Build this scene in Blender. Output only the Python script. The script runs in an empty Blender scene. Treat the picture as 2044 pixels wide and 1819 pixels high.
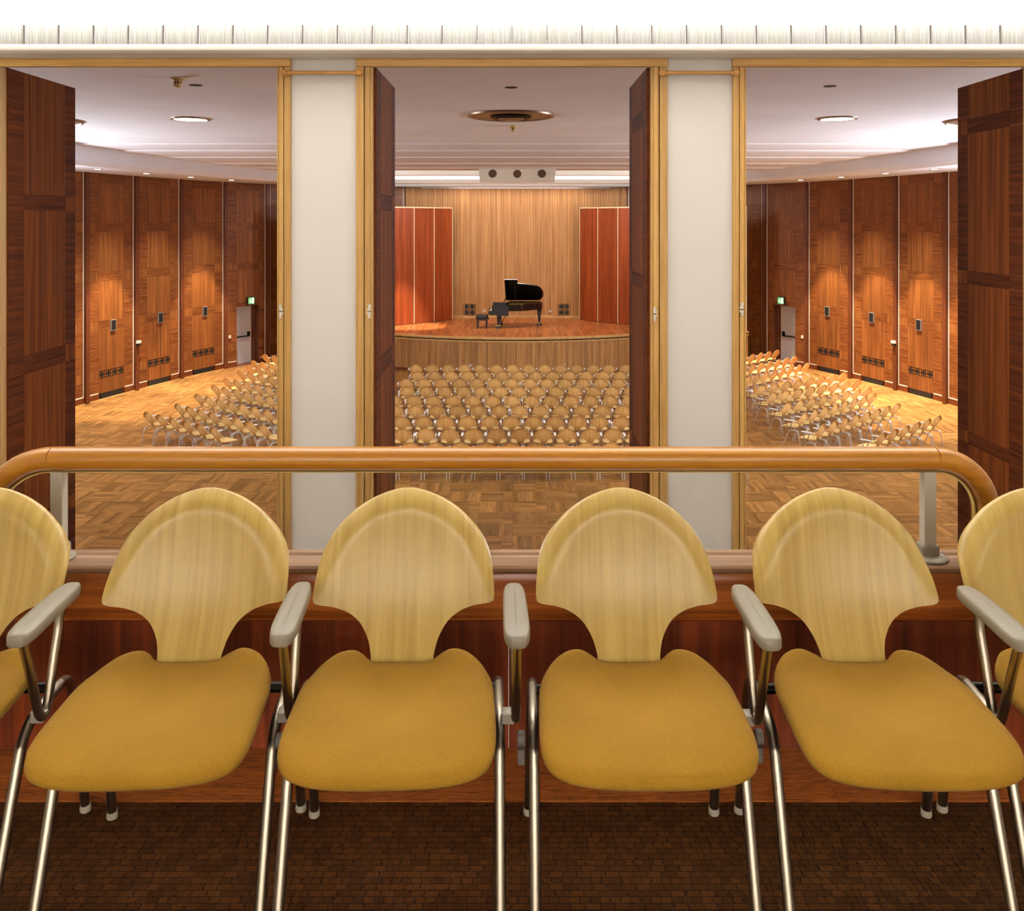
import bpy, math, random
from mathutils import Vector, Matrix
random.seed(7)
PI = math.pi
scene = bpy.context.scene
C = scene.collection

# ------------------------------------------------------------------ camera
F = 1790.0; CX = 1030.0; HY = 445.0; EYE = 1.43
cam_d = bpy.data.cameras.new('camera'); cam = bpy.data.objects.new('camera', cam_d); C.objects.link(cam)
cam.location = (0, 0, EYE); cam.rotation_euler = (PI/2, 0, 0)
cam_d.sensor_fit = 'HORIZONTAL'; cam_d.sensor_width = 36.0; cam_d.lens = F/2044*36
cam_d.shift_x = (1022-CX)/2044; cam_d.shift_y = -(909.5-HY)/2044
cam_d.clip_start = 0.05; cam_d.clip_end = 200
scene.camera = cam

# ------------------------------------------------------------------ world, exposure
w = bpy.data.worlds.new('world'); scene.world = w; w.use_nodes = True
w.node_tree.nodes['Background'].inputs[0].default_value = (0.02, 0.018, 0.015, 1)
w.node_tree.nodes['Background'].inputs[1].default_value = 0.2
scene.view_settings.view_transform = 'Standard'; scene.view_settings.look = 'None'
scene.view_settings.exposure = 0.0; scene.view_settings.gamma = 1.0
scene.view_settings.use_curve_mapping = False
scene.cycles.max_bounces = 5; scene.cycles.diffuse_bounces = 3; scene.cycles.adaptive_threshold = 0.1; scene.cycles.glossy_bounces = 3
scene.cycles.transparent_max_bounces = 8; scene.cycles.sample_clamp_indirect = 6.0
scene.cycles.caustics_reflective = False; scene.cycles.caustics_refractive = False

HF = -3.79      # hall floor
SOFF = 2.89     # underside of the ring soffit = top of the panelled walls
HC = 3.41       # hall ceiling
ST = -2.55      # stage deck
ZP = 4.0        # partition plane
def px(x, Z): return (x-CX)*Z/F
def pz(y, Z): return EYE-(y-HY)*Z/F

def lamp(name, kind, loc, power, col, parent=None, rot=(0, 0, 0), **kw):
    d = bpy.data.lights.new(name, kind); d.energy = power; d.color = col
    for k, v in kw.items(): setattr(d, k, v)
    o = bpy.data.objects.new(name, d); o.location = loc; o.rotation_euler = rot; C.objects.link(o)
    if parent:
        o.parent = parent; o.matrix_parent_inverse = Matrix.Translation(parent.location).inverted()
    return o
WARM = (1.0, 0.84, 0.62); NEUT = (1.0, 0.975, 0.94); COOL = (0.95, 0.96, 1.0); GAL = (1.0, 1.0, 1.0)
# strengths, all in one place
P_COVE = 222; P_FILL_BACK = 560; P_FILL_WASH = 560; P_DISC = 170; P_WINFILL_R = 1350; P_WINFILL_L = 900; P_FILL_PROJ = 4300; P_SPOT = 3000; P_WIDE = 1200; P_STEP = 26; P_STAGEWALL = 36; P_SPOT_STAGE = 3800; P_FLOOD = 380

# ------------------------------------------------------------------ materials
def lin(c):
    c = c/255.0
    return c/12.92 if c <= 0.04045 else ((c+0.055)/1.055)**2.4
def rgb(r, g, b): return (lin(r), lin(g), lin(b), 1)

class NT:
    def __init__(s, name):
        s.m = bpy.data.materials.new(name); s.m.use_nodes = True
        s.t = s.m.node_tree; s.t.nodes.clear()
        s.out = s.n('ShaderNodeOutputMaterial')
    def n(s, typ, **kw):
        x = s.t.nodes.new(typ)
        for k, v in kw.items(): setattr(x, k, v)
        return x
    def l(s, a, b): s.t.links.new(a, b)
    def math(s, op, a, b=None, c=None):
        x = s.n('ShaderNodeMath', operation=op)
        for i, v in enumerate((a, b, c)):
            if v is None: continue
            if isinstance(v, (int, float)): x.inputs[i].default_value = v
            else: s.l(v, x.inputs[i])
        return x.outputs[0]
    def bsdf(s, rough=0.5, metal=0.0, spec=0.5, coat=0.0, coat_rough=0.2):
        b = s.n('ShaderNodeBsdfPrincipled')
        b.inputs['Roughness'].default_value = rough; b.inputs['Metallic'].default_value = metal
        b.inputs['Specular IOR Level'].default_value = spec
        b.inputs['Coat Weight'].default_value = coat; b.inputs['Coat Roughness'].default_value = coat_rough
        s.l(b.outputs[0], s.out.inputs[0]); s.b = b
        return b
    def scale_col(s, col, val):
        x = s.n('ShaderNodeVectorMath', operation='SCALE'); s.l(col, x.inputs[0])
        if isinstance(val, (int, float)): x.inputs['Scale'].default_value = val
        else: s.l(val, x.inputs['Scale'])
        return x.outputs[0]
    def ramp(s, fac, stops):
        r = s.n('ShaderNodeValToRGB'); s.l(fac, r.inputs[0])
        e = r.color_ramp.elements
        while len(e) < len(stops): e.new(0.5)
        for i, (p, c) in enumerate(stops): e[i].position = p; e[i].color = c
        return r.outputs[0]
    def bump(s, h, strength, dist):
        b = s.n('ShaderNodeBump'); b.inputs['Strength'].default_value = strength; b.inputs['Distance'].default_value = dist
        s.l(h, b.inputs['Height']); s.l(b.outputs[0], s.b.inputs['Normal'])

def plain(name, col, rough=0.5, metal=0.0, spec=0.5, noise=0.0, nscale=8.0, coat=0.0):
    t = NT(name); b = t.bsdf(rough, metal, spec, coat)
    if noise:
        tc = t.n('ShaderNodeTexCoord'); nz = t.n('ShaderNodeTexNoise'); nz.inputs['Scale'].default_value = nscale
        nz.inputs['Detail'].default_value = 5; t.l(tc.outputs['Object'], nz.inputs['Vector'])
        r = t.ramp(nz.outputs[0], [(0.3, tuple(c*(1-noise) for c in col[:3])+(1,)), (0.7, tuple(min(1, c*(1+noise)) for c in col[:3])+(1,))])
        t.l(r, b.inputs['Base Color'])
    else: b.inputs['Base Color'].default_value = col
    return t.m

def emit(name, col, strength):
    t = NT(name); e = t.n('ShaderNodeEmission'); e.inputs[0].default_value = col; e.inputs[1].default_value = strength
    t.l(e.outputs[0], t.out.inputs[0]); t.m.cycles.emission_sampling = 'NONE'; return t.m

def wood(name, dark, mid, light, axis='Z', across=45.0, along=2.0, rough=0.42, coat=0.0, stripe=0.0, stripe_axis='X',
         amt=0.16, rnd=0.14, bump=0.0, fine=0.25, distort=0.7, spec=0.4, seg=0.0, ysc=None):
    """Procedural wood: grain runs along the object's own axis."""
    t = NT(name); b = t.bsdf(rough, 0, spec, coat, 0.3)
    tc = t.n('ShaderNodeTexCoord'); oi = t.n('ShaderNodeObjectInfo')
    mp = t.n('ShaderNodeMapping')
    sc = [across, across, across]; sc['XYZ'.index(axis)] = along
    if ysc: sc[1] = ysc
    mp.inputs['Scale'].default_value = sc
    off = t.n('ShaderNodeCombineXYZ')
    r60 = t.math('MULTIPLY', oi.outputs['Random'], 61.0)
    for i in range(3): t.l(r60, off.inputs[i])
    t.l(off.outputs[0], mp.inputs['Location'])
    t.l(tc.outputs['Object'], mp.inputs['Vector'])
    nz = t.n('ShaderNodeTexNoise'); nz.inputs['Scale'].default_value = 1.0; nz.inputs['Detail'].default_value = 5
    nz.inputs['Roughness'].default_value = 0.55; nz.inputs['Distortion'].default_value = distort
    t.l(mp.outputs[0], nz.inputs['Vector'])
    col = t.ramp(nz.outputs[0], [(0.30, dark), (0.50, mid), (0.70, light)])
    val = t.math('MULTIPLY_ADD', oi.outputs['Random'], 2*rnd, 1-rnd)
    n2 = t.n('ShaderNodeTexNoise'); n2.inputs['Scale'].default_value = 4.0; n2.inputs['Detail'].default_value = 3
    t.l(mp.outputs[0], n2.inputs['Vector'])
    val = t.math('MULTIPLY', val, t.math('MULTIPLY_ADD', n2.outputs[0], 2*fine, 1-fine))
    if stripe:
        sx = t.n('ShaderNodeSeparateXYZ'); t.l(tc.outputs['Object'], sx.inputs[0])
        k = t.math('FLOOR', t.math('DIVIDE', sx.outputs['XYZ'.index(stripe_axis)], stripe))
        if seg:
            lx = t.math('MULTIPLY_ADD', t.math('FRACT', t.math('MULTIPLY', k, 0.377)), 7.3, sx.outputs['XYZ'.index(axis)])
            k = t.math('ADD', k, t.math('MULTIPLY', t.math('FLOOR', t.math('DIVIDE', lx, seg)), 17.31))
        wn = t.n('ShaderNodeTexWhiteNoise', noise_dimensions='1D')
        t.l(t.math('ADD', k, r60), wn.inputs['W'])
        val = t.math('MULTIPLY', val, t.math('MULTIPLY_ADD', wn.outputs['Value'], 2*amt, 1-amt))
    t.l(t.scale_col(col, val), b.inputs['Base Color'])
    if bump: t.bump(nz.outputs[0], bump, 0.002)
    return t.m

M = {}
M['plaster'] = plain('cream_plaster', rgb(236, 230, 222), 0.75, noise=0.02, nscale=2.0)
M['white_paint'] = plain('white_paint', rgb(240, 237, 230), 0.7)
M['beam_plaster'] = plain('beam_plaster', rgb(226, 216, 204), 0.6, noise=0.03, nscale=3)
M['hall_ceiling'] = plain('hall_ceiling_plaster', rgb(228, 229, 236), 0.8, noise=0.05, nscale=0.7)
M['oak'] = wood('oak_frame', rgb(172, 126, 62), rgb(190, 146, 78), rgb(202, 160, 92), 'Z', 70, 2, 0.45, bump=0.05, distort=0.3)
M['oak_x'] = wood('oak_frame_head', rgb(172, 126, 62), rgb(190, 146, 78), rgb(202, 160, 92), 'X', 70, 2, 0.45, bump=0.05, distort=0.3)
M['dowel'] = wood('dowel_wood', rgb(172, 118, 56), rgb(194, 138, 72), rgb(206, 152, 86), 'X', 60, 4, 0.4)
M['rail'] = wood('handrail_wood', rgb(160, 100, 26), rgb(176, 114, 32), rgb(186, 128, 44), 'X', 55, 1.2, 0.3, coat=0.1, distort=0.3, rnd=0.03, fine=0.15)
M['sill'] = wood('sill_wood', rgb(128, 60, 20), rgb(160, 84, 32), rgb(182, 104, 46), 'X', 50, 1.8, 0.25, coat=0.6, rnd=0.03)
M['mahogany'] = wood('mahogany_panel', rgb(76, 27, 9), rgb(106, 42, 15), rgb(136, 62, 25), 'Z', 26, 0.8, 0.35, coat=0.2, stripe=0.055, amt=0.22, rnd=0.05)
M['wenge'] = wood('dark_grained_oak', rgb(60, 20, 4), rgb(152, 80, 28), rgb(178, 104, 42), 'X', 210, 16, 0.45, rnd=0.06, bump=0.1, distort=1.2)
M['door_v'] = wood('door_veneer_upright', rgb(94, 45, 16), rgb(120, 62, 23), rgb(142, 79, 31), 'Z', 40, 1.0, 0.55, stripe=0.052, stripe_axis='Y', amt=0.13, rnd=0.07, spec=0.04)
M['door_h'] = wood('door_veneer_level', rgb(68, 29, 11), rgb(90, 42, 16), rgb(112, 56, 23), 'Y', 60, 2.0, 0.55, rnd=0.08, spec=0.04)
M['wall_v'] = wood('wall_veneer_upright', rgb(98, 51, 18), rgb(128, 73, 30), rgb(151, 94, 43), 'Z', 30, 0.7, 0.45, stripe=0.085, amt=0.15, rnd=0.07)
M['wall_h'] = wood('wall_veneer_level', rgb(84, 40, 13), rgb(119, 65, 25), rgb(145, 87, 39), 'X', 34, 1.6, 0.45, rnd=0.10)
M['post'] = wood('wall_post_wood', rgb(80, 36, 14), rgb(100, 50, 22), rgb(116, 62, 28), 'Z', 40, 1, 0.45, rnd=0.05)
M['wall_plain'] = wood('hall_rear_wood', rgb(96, 50, 20), rgb(118, 64, 28), rgb(140, 84, 40), 'Z', 20, 0.5, 0.5, stripe=0.3, amt=0.15)
M['stage_wall'] = wood('stage_wall_reeds', rgb(150, 98, 50), rgb(180, 126, 72), rgb(202, 152, 98), 'Z', 30, 0.35, 0.5, stripe=0.075, amt=0.10, rnd=0.0)
M['stage_front'] = wood('stage_front_reeds', rgb(128, 84, 40), rgb(162, 114, 60), rgb(188, 142, 84), 'Z', 26, 0.6, 0.5, stripe=0.083, amt=0.2, rnd=0.0)
M['deck'] = wood('stage_deck_boards', rgb(134, 66, 28), rgb(166, 92, 44), rgb(190, 118, 64), 'Y', 30, 0.8, 0.3, stripe=0.09, amt=0.22, rnd=0.0, seg=1.3)
M['nosing'] = wood('stage_nosing', rgb(164, 118, 58), rgb(192, 146, 82), rgb(208, 166, 104), 'X', 30, 1.0, 0.4, rnd=0.03)
M['screen'] = wood('red_brown_screen', rgb(112, 46, 18), rgb(138, 60, 24), rgb(158, 76, 32), 'Z', 22, 0.5, 0.35, stripe=0.13, amt=0.13, rnd=0.06)
M['pale_trim'] = plain('pale_trim', rgb(222, 196, 158), 0.45)
M['white_strip'] = plain('white_strip', rgb(226, 210, 186), 0.4)
M['base'] = wood('baseboard_wood', rgb(84, 36, 14), rgb(108, 52, 22), rgb(124, 64, 30), 'X', 40, 1, 0.4, rnd=0.05)
M['beech'] = wood('beech_laminate', rgb(172, 140, 66), rgb(190, 158, 82), rgb(202, 172, 96), 'Z', 44, 1.1, 0.36, coat=0.24, rnd=0.04, fine=0.08, distort=0.45, ysc=2.0)
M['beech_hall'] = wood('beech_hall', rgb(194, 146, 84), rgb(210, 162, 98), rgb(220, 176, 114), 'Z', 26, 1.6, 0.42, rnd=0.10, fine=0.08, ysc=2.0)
M['chrome'] = plain('brushed_chrome', rgb(158, 148, 131), 0.33, 1.0)
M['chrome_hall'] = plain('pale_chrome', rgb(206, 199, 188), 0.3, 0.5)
M['dark_steel'] = plain('dark_steel', rgb(40, 36, 32), 0.35, 0.8)
M['black_metal'] = plain('black_metal', rgb(24, 22, 20), 0.4, 0.0)
M['arm_pad'] = plain('grey_plastic', rgb(134, 124, 106), 0.45, noise=0.03, nscale=30)
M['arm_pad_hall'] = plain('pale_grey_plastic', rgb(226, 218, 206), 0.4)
M['link_grey'] = plain('link_grey', rgb(104, 96, 84), 0.5)
M['glide'] = plain('glide_plastic', rgb(205, 196, 172), 0.5)
M['black'] = plain('soft_black', rgb(14, 12, 11), 0.6)
M['piano'] = plain('black_lacquer', rgb(10, 9, 9), 0.12, coat=0.6)
M['satin_black'] = plain('satin_black', rgb(26, 24, 24), 0.42)
M['ivory'] = plain('ivory', rgb(228, 220, 200), 0.3)
M['brass'] = plain('brass', rgb(196, 160, 84), 0.3, 1.0)
M['gold'] = plain('gold_channel', rgb(214, 182, 96), 0.35, 0.6)
M['alu'] = plain('pale_aluminium', rgb(224, 215, 197), 0.4, 0.15)
M['alu_dull'] = plain('dull_aluminium', rgb(158, 148, 132), 0.5, 0.2)
M['grey_door'] = plain('grey_door', rgb(204, 194, 186), 0.5)
M['divider'] = plain('divider_metal', rgb(92, 82, 74), 0.6)
M['sill_top'] = wood('worn_sill', rgb(140, 104, 76), rgb(158, 120, 90), rgb(176, 138, 108), 'X', 50, 1.8, 0.3, coat=0.4, rnd=0.02)  # paler wood for the sill than for the moulded rail
M['paper'] = plain('paper', rgb(228, 224, 214), 0.7)
M['speaker_white'] = plain('speaker_white', rgb(228, 220, 200), 0.55)
M['speaker_cloth'] = plain('speaker_cloth', rgb(96, 70, 52), 0.8)
M['cream_plastic'] = plain('cream_plastic', rgb(222, 196, 140), 0.4)
M['metal_ring'] = plain('metal_ring', rgb(150, 128, 104), 0.35, 0.5)
M['sign_green'] = emit('sign_green', rgb(120, 190, 110), 1.1)
M['sign_white'] = emit('sign_white', rgb(240, 255, 235), 1.6)
M['daylight'] = emit('window_daylight', (0.75, 0.86, 1.0, 1), 2.0)  # glow of the added side windows
M['lens'] = emit('lamp_lens', (1, 0.97, 0.92, 1), 9.0)
M['lens_small'] = emit('small_lamp_lens', (1, 0.92, 0.78, 1), 14.0)
M['tube'] = emit('lamp_tube', (1, 0.95, 0.87, 1), 3.0)

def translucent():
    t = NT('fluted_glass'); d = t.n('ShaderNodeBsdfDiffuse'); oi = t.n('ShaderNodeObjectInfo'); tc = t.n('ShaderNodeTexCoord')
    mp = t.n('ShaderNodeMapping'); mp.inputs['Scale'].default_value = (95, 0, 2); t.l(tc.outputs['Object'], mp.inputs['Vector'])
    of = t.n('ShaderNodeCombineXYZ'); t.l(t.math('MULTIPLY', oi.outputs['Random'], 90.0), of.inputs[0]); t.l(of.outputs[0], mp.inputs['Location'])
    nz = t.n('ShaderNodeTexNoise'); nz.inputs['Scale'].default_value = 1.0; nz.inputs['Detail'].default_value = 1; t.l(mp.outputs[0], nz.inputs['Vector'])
    t.l(t.ramp(nz.outputs[0], [(0.38, rgb(124, 123, 119)), (0.62, rgb(154, 153, 150))]), d.inputs[0])  # refraction stripes of the flutes painted into the glass colour
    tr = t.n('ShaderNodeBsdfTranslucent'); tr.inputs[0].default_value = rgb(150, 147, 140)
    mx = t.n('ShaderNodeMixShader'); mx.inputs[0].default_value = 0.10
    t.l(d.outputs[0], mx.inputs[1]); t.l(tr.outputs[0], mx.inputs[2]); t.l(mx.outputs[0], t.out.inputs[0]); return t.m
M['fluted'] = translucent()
def glass():
    t = NT('clear_pane'); g = t.n('ShaderNodeBsdfGlossy'); g.inputs['Roughness'].default_value = 0.02
    tr = t.n('ShaderNodeBsdfTransparent'); tr.inputs[0].default_value = (0.97, 0.975, 0.97, 1)
    mx = t.n('ShaderNodeMixShader'); mx.inputs[0].default_value = 0.035
    t.l(tr.outputs[0], mx.inputs[1]); t.l(g.outputs[0], mx.inputs[2]); t.l(mx.outputs[0], t.out.inputs[0]); return t.m
M['glass'] = glass()
def fabric(name, col, dirt=0.1):
    t = NT(name); b = t.bsdf(0.9, 0, 0.15)
    b.inputs['Sheen Weight'].default_value = 0.04
    tc = t.n('ShaderNodeTexCoord')
    nz = t.n('ShaderNodeTexNoise'); nz.inputs['Scale'].default_value = 7; nz.inputs['Detail'].default_value = 3; t.l(tc.outputs['Object'], nz.inputs['Vector'])
    wv = t.n('ShaderNodeTexNoise'); wv.inputs['Scale'].default_value = 1.0; wv.inputs['Detail'].default_value = 2
    mp = t.n('ShaderNodeMapping'); mp.inputs['Scale'].default_value = (260, 420, 260); t.l(tc.outputs['Object'], mp.inputs['Vector']); t.l(mp.outputs[0], wv.inputs['Vector'])
    base = t.ramp(nz.outputs[0], [(0.3, tuple(c*(1-dirt) for c in col[:3])+(1,)), (0.65, col)])
    v = t.math('MULTIPLY_ADD', wv.outputs[0], 0.5, 0.75)
    t.l(t.scale_col(base, v), b.inputs['Base Color']); t.bump(wv.outputs[0], 0.35, 0.0012); return t.m
M['mustard'] = fabric('mustard_fabric', rgb(158, 117, 33))
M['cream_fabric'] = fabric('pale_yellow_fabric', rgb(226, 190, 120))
def carpet():
    t = NT('woven_carpet'); b = t.bsdf(0.95, 0, 0.1)
    tc = t.n('ShaderNodeTexCoord')
    nz = t.n('ShaderNodeTexNoise'); nz.inputs['Scale'].default_value = 110; nz.inputs['Detail'].default_value = 3; t.l(tc.outputs['Object'], nz.inputs['Vector'])
    ad = t.n('ShaderNodeVectorMath', operation='MULTIPLY_ADD'); t.l(nz.outputs['Color'], ad.inputs[0]); ad.inputs[1].default_value = (0.020, 0.006, 0); t.l(tc.outputs['Object'], ad.inputs[2])
    br = t.n('ShaderNodeTexBrick'); br.offset = 0.37; br.squash = 0.7; br.squash_frequency = 3
    br.inputs['Scale'].default_value = 1.0; br.inputs['Brick Width'].default_value = 0.031; br.inputs['Row Height'].default_value = 0.0185
    br.inputs['Mortar Size'].default_value = 0.0013; br.inputs['Mortar Smooth'].default_value = 0.4; br.inputs['Bias'].default_value = 0
    br.inputs['Color1'].default_value = rgb(90, 51, 20); br.inputs['Color2'].default_value = rgb(68, 36, 12); br.inputs['Mortar'].default_value = rgb(36, 19, 8)
    t.l(ad.outputs[0], br.inputs['Vector'])
    wv = t.n('ShaderNodeTexWave'); wv.bands_direction = 'X'; wv.inputs['Scale'].default_value = 95; wv.inputs['Distortion'].default_value = 1.5; t.l(tc.outputs['Object'], wv.inputs['Vector'])
    v = t.math('MULTIPLY_ADD', wv.outputs['Fac'], 0.45, 0.72)
    t.l(t.scale_col(br.outputs[0], v), b.inputs['Base Color'])
    h = t.math('SUBTRACT', t.math('MULTIPLY_ADD', wv.outputs['Fac'], 0.4, 1.0), br.outputs['Fac']); t.bump(h, 0.8, 0.004); return t.m
M['carpet'] = carpet()
def parquet():
    t = NT('parquet'); b = t.bsdf(0.30, 0, 0.07)
    uv = t.n('ShaderNodeUVMap'); sx = t.n('ShaderNodeSeparateXYZ'); t.l(uv.outputs[0], sx.inputs[0])
    u, v = sx.outputs[0], sx.outputs[1]
    su = t.math('DIVIDE', u, 0.0775); k = t.math('FLOOR', su); tv = t.math('FLOOR', t.math('DIVIDE', v, 0.62))
    cx = t.n('ShaderNodeCombineXYZ'); t.l(k, cx.inputs[0]); t.l(tv, cx.inputs[1])
    wn = t.n('ShaderNodeTexWhiteNoise', noise_dimensions='2D'); t.l(cx.outputs[0], wn.inputs['Vector'])
    cg = t.n('ShaderNodeCombineXYZ'); t.l(t.math('MULTIPLY', u, 60), cg.inputs[0]); t.l(t.math('MULTIPLY', v, 3), cg.inputs[1]); t.l(t.math('MULTIPLY', wn.outputs['Value'], 50), cg.inputs[2])
    nz = t.n('ShaderNodeTexNoise'); nz.inputs['Scale'].default_value = 1; nz.inputs['Detail'].default_value = 4; t.l(cg.outputs[0], nz.inputs['Vector'])
    col = t.ramp(nz.outputs[0], [(0.3, rgb(134, 88, 44)), (0.5, rgb(156, 108, 57)), (0.7, rgb(174, 127, 72))])
    f = t.math('FRACT', su); edge = t.math('MINIMUM', f, t.math('SUBTRACT', 1.0, f))
    gap = t.math('MULTIPLY_ADD', t.math('LESS_THAN', edge, 0.022), -0.35, 1.0)
    w2 = t.n('ShaderNodeTexWhiteNoise', noise_dimensions='2D'); c2 = t.n('ShaderNodeCombineXYZ'); t.l(t.math('FLOOR', t.math('DIVIDE', u, 0.62)), c2.inputs[0]); t.l(tv, c2.inputs[1]); t.l(c2.outputs[0], w2.inputs['Vector'])
    val = t.math('MULTIPLY', t.math('MULTIPLY_ADD', wn.outputs['Value'], 0.58, 0.63), gap)
    val = t.math('MULTIPLY', val, t.math('MULTIPLY_ADD', w2.outputs['Value'], 0.26, 0.80))
    t.l(t.scale_col(col, val), b.inputs['Base Color']); return t.m
M['parquet'] = parquet()

# ------------------------------------------------------------------ mesh helpers
class MB:
    def __init__(s): s.v = []; s.f = []; s.uv = []; s.has_uv = False
    def add(s, vs, fs, uvs=None):
        o = len(s.v); s.v += [tuple(p) for p in vs]; s.f += [tuple(i+o for i in f) for f in fs]
        s.uv += uvs if uvs else [None]*len(fs)
        if uvs: s.has_uv = True
        return s
    def box(s, x0, x1, y0, y1, z0, z1):
        return s.add([(x0,y0,z0),(x1,y0,z0),(x1,y1,z0),(x0,y1,z0),(x0,y0,z1),(x1,y0,z1),(x1,y1,z1),(x0,y1,z1)],
                     [(0,3,2,1),(4,5,6,7),(0,1,5,4),(1,2,6,5),(2,3,7,6),(3,0,4,7)])
    def cbox(s, x0, x1, y0, y1, z0, z1, b):     # box with its four long edges and ends chamfered
        def ring(z, k): return [(x0+k+b,y0+k,z),(x1-k-b,y0+k,z),(x1-k,y0+k+b,z),(x1-k,y1-k-b,z),(x1-k-b,y1-k,z),(x0+k+b,y1-k,z),(x0+k,y1-k-b,z),(x0+k,y0+k+b,z)]
        return s.loft([ring(z0, b*.7), ring(z0+b*.7, 0), ring(z1-b*.7, 0), ring(z1, b*.7)])
    def loft(s, rings, close=True, caps=True):
        n = len(rings[0]); vs = [p for r in rings for p in r]; fs = []
        for k in range(len(rings)-1):
            for i in range(n if close else n-1):
                j = (i+1) % n; fs.append((k*n+i, k*n+j, (k+1)*n+j, (k+1)*n+i))
        if caps: fs.append(tuple(range(n-1, -1, -1))); fs.append(tuple((len(rings)-1)*n+i for i in range(n)))
        return s.add(vs, fs)
    def tube(s, path, r, n=10, caps=True, ry=None, up=Vector((0, 0, 1))):
        P = [Vector(p) for p in path]; rings = []; nrm = None
        for i, p in enumerate(P):
            t = (P[min(i+1, len(P)-1)]-P[max(i-1, 0)]).normalized()
            if nrm is None:
                a = up if abs(t.dot(up)) < 0.95 else Vector((1, 0, 0))
                nrm = (a-t*a.dot(t)).normalized()
            else: nrm = (nrm-t*nrm.dot(t)).normalized()
            bn = t.cross(nrm)
            rings.append([p+nrm*(math.cos(2*PI*k/n)*r)+bn*(math.sin(2*PI*k/n)*(ry or r)) for k in range(n)])
        return s.loft(rings, True, caps)
    def lathe(s, prof, n=20, c=(0, 0, 0), axis='Z'):
        rings = []
        for (r, h) in prof:
            ring = []
            for k in range(n):
                a = 2*PI*k/n; q = (r*math.cos(a), r*math.sin(a), h)
                if axis == 'X': q = (q[2], q[0], q[1])
                if axis == 'Y': q = (q[1], q[2], q[0])
                ring.append((q[0]+c[0], q[1]+c[1], q[2]+c[2]))
            rings.append(ring)
        return s.loft(rings)
    def prism(s, outl, z0, z1):
        n = len(outl)
        return s.loft([[(x, y, z0) for x, y in outl], [(x, y, z1) for x, y in outl]])
    def mesh(s, name, smooth=False):
        me = bpy.data.meshes.new(name); me.from_pydata(s.v, [], s.f)
        if s.has_uv:
            L = me.uv_layers.new(name='UVMap'); k = 0
            for f, u in zip(s.f, s.uv):
                for q in range(len(f)): L.data[k].uv = u[q] if u else (0, 0); k += 1
        me.validate(); me.update()
        if smooth:
            me.polygons.foreach_set('use_smooth', [True]*len(me.polygons))
            try: me.set_sharp_from_angle(angle=math.radians(smooth if smooth is not True else 40))
            except Exception: pass
        return me
    def build(s, name, mat, parent=None, smooth=False, loc=(0, 0, 0), rz=0.0):
        return put(name, s.mesh(name, smooth), mat, parent, loc, rz)

def put(name, me, mat, parent=None, loc=(0, 0, 0), rz=0.0):
    if mat is not None and not me.materials: me.materials.append(M[mat] if isinstance(mat, str) else mat)
    o = bpy.data.objects.new(name, me); o.location = loc; o.rotation_euler = (0, 0, rz)
    C.objects.link(o)
    if parent: o.parent = parent
    return o
def tag(o, label=None, cat=None, group=None, kind=None):
    for k, v in (('label', label), ('category', cat), ('group', group), ('kind', kind)):
        if v: o[k] = v
    return o
def thing(name, loc, label, cat, rz=0.0, group=None):
    o = bpy.data.objects.new(name, None); o.location = loc; o.rotation_euler = (0, 0, rz); o.empty_display_size = 0.1
    C.objects.link(o); return tag(o, label, cat, group)
def struct(name, mb, mat, label=None, smooth=False):
    o = mb.build(name, mat, None, smooth); o['kind'] = 'structure'
    if label: o['label'] = label
    return o
def B(*a): return MB().box(*a)
def catmull(pts, sub):
    out = []; P = [Vector(p) for p in pts]; n = len(P)
    for i in range(n-1):
        p0, p1, p2, p3 = P[max(i-1, 0)], P[i], P[i+1], P[min(i+2, n-1)]
        for k in range(sub):
            t = k/sub
            out.append(0.5*((2*p1)+(p2-p0)*t+(2*p0-5*p1+4*p2-p3)*t*t+(3*p1-p0-3*p2+p3)*t**3))
    out.append(P[-1]); return out
def sstep(t): t = max(0.0, min(1.0, t)); return t*t*(3-2*t)
ORD = ['first', 'second', 'third', 'fourth', 'fifth', 'sixth', 'seventh', 'eighth', 'ninth', 'tenth', 'eleventh', 'twelfth', 'thirteenth', 'fourteenth', 'fifteenth', 'sixteenth']

# ================================================================== GALLERY SHELL
struct('floor_gallery', B(-3.2, 3.2, -4.6, 2.213, -0.30, 0.0), 'carpet', 'dark brown woven carpet under the gallery chairs')
fs_ = struct('floor_strip', MB(), None)
bpy.data.objects.remove(fs_)
strip = tag(bpy.data.objects.new('trim_1', None), kind='structure'); C.objects.link(strip)
strip['label'] = 'dark grained oak strip between carpet and parapet'
xs_ = [-3.2, -2.02, -0.62, px(1668, 2.24), 1.98, 3.2]
for a, b in zip(xs_, xs_[1:]): B(a+0.0008, b-0.0008, 2.2135, 2.437, -0.30, 0.003).build('plank', 'wenge', strip)
# parapet under the handrail: panel boards, moulded rail, sill
par = tag(bpy.data.objects.new('wall_parapet', None), 'dark mahogany parapet with moulded rail below the glass', kind='structure'); C.objects.link(par)
xs_ = [-3.2, -2.3, -1.72, -1.18, -0.62, -0.02, 0.44, 0.96, 1.5, 2.1, 3.2]
for a, b in zip(xs_, xs_[1:]): B(a+0.0006, b-0.0006, 2.434, 2.47, 0.0, 0.385).build('panel_board', 'mahogany', par)
prof = [(2.47, 0.352), (2.428, 0.352), (2.418, 0.358), (2.416, 0.366), (2.424, 0.372), (2.424, 0.378), (2.402, 0.384), (2.394, 0.395), (2.392, 0.41), (2.394, 0.47), (2.396, 0.49), (2.402, 0.498), (2.47, 0.498)]
MB().loft([[(x, y, z) for y, z in prof] for x in (-3.2, 3.2)]).build('moulded_rail', 'sill', par, 35)
sp = [(2.396, 0.492), (2.389, 0.500), (2.389, 0.508), (2.395, 0.514), (2.462, 0.516), (2.470, 0.522), (2.492, 0.522), (2.496, 0.516), (2.496, 0.49)]
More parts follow.
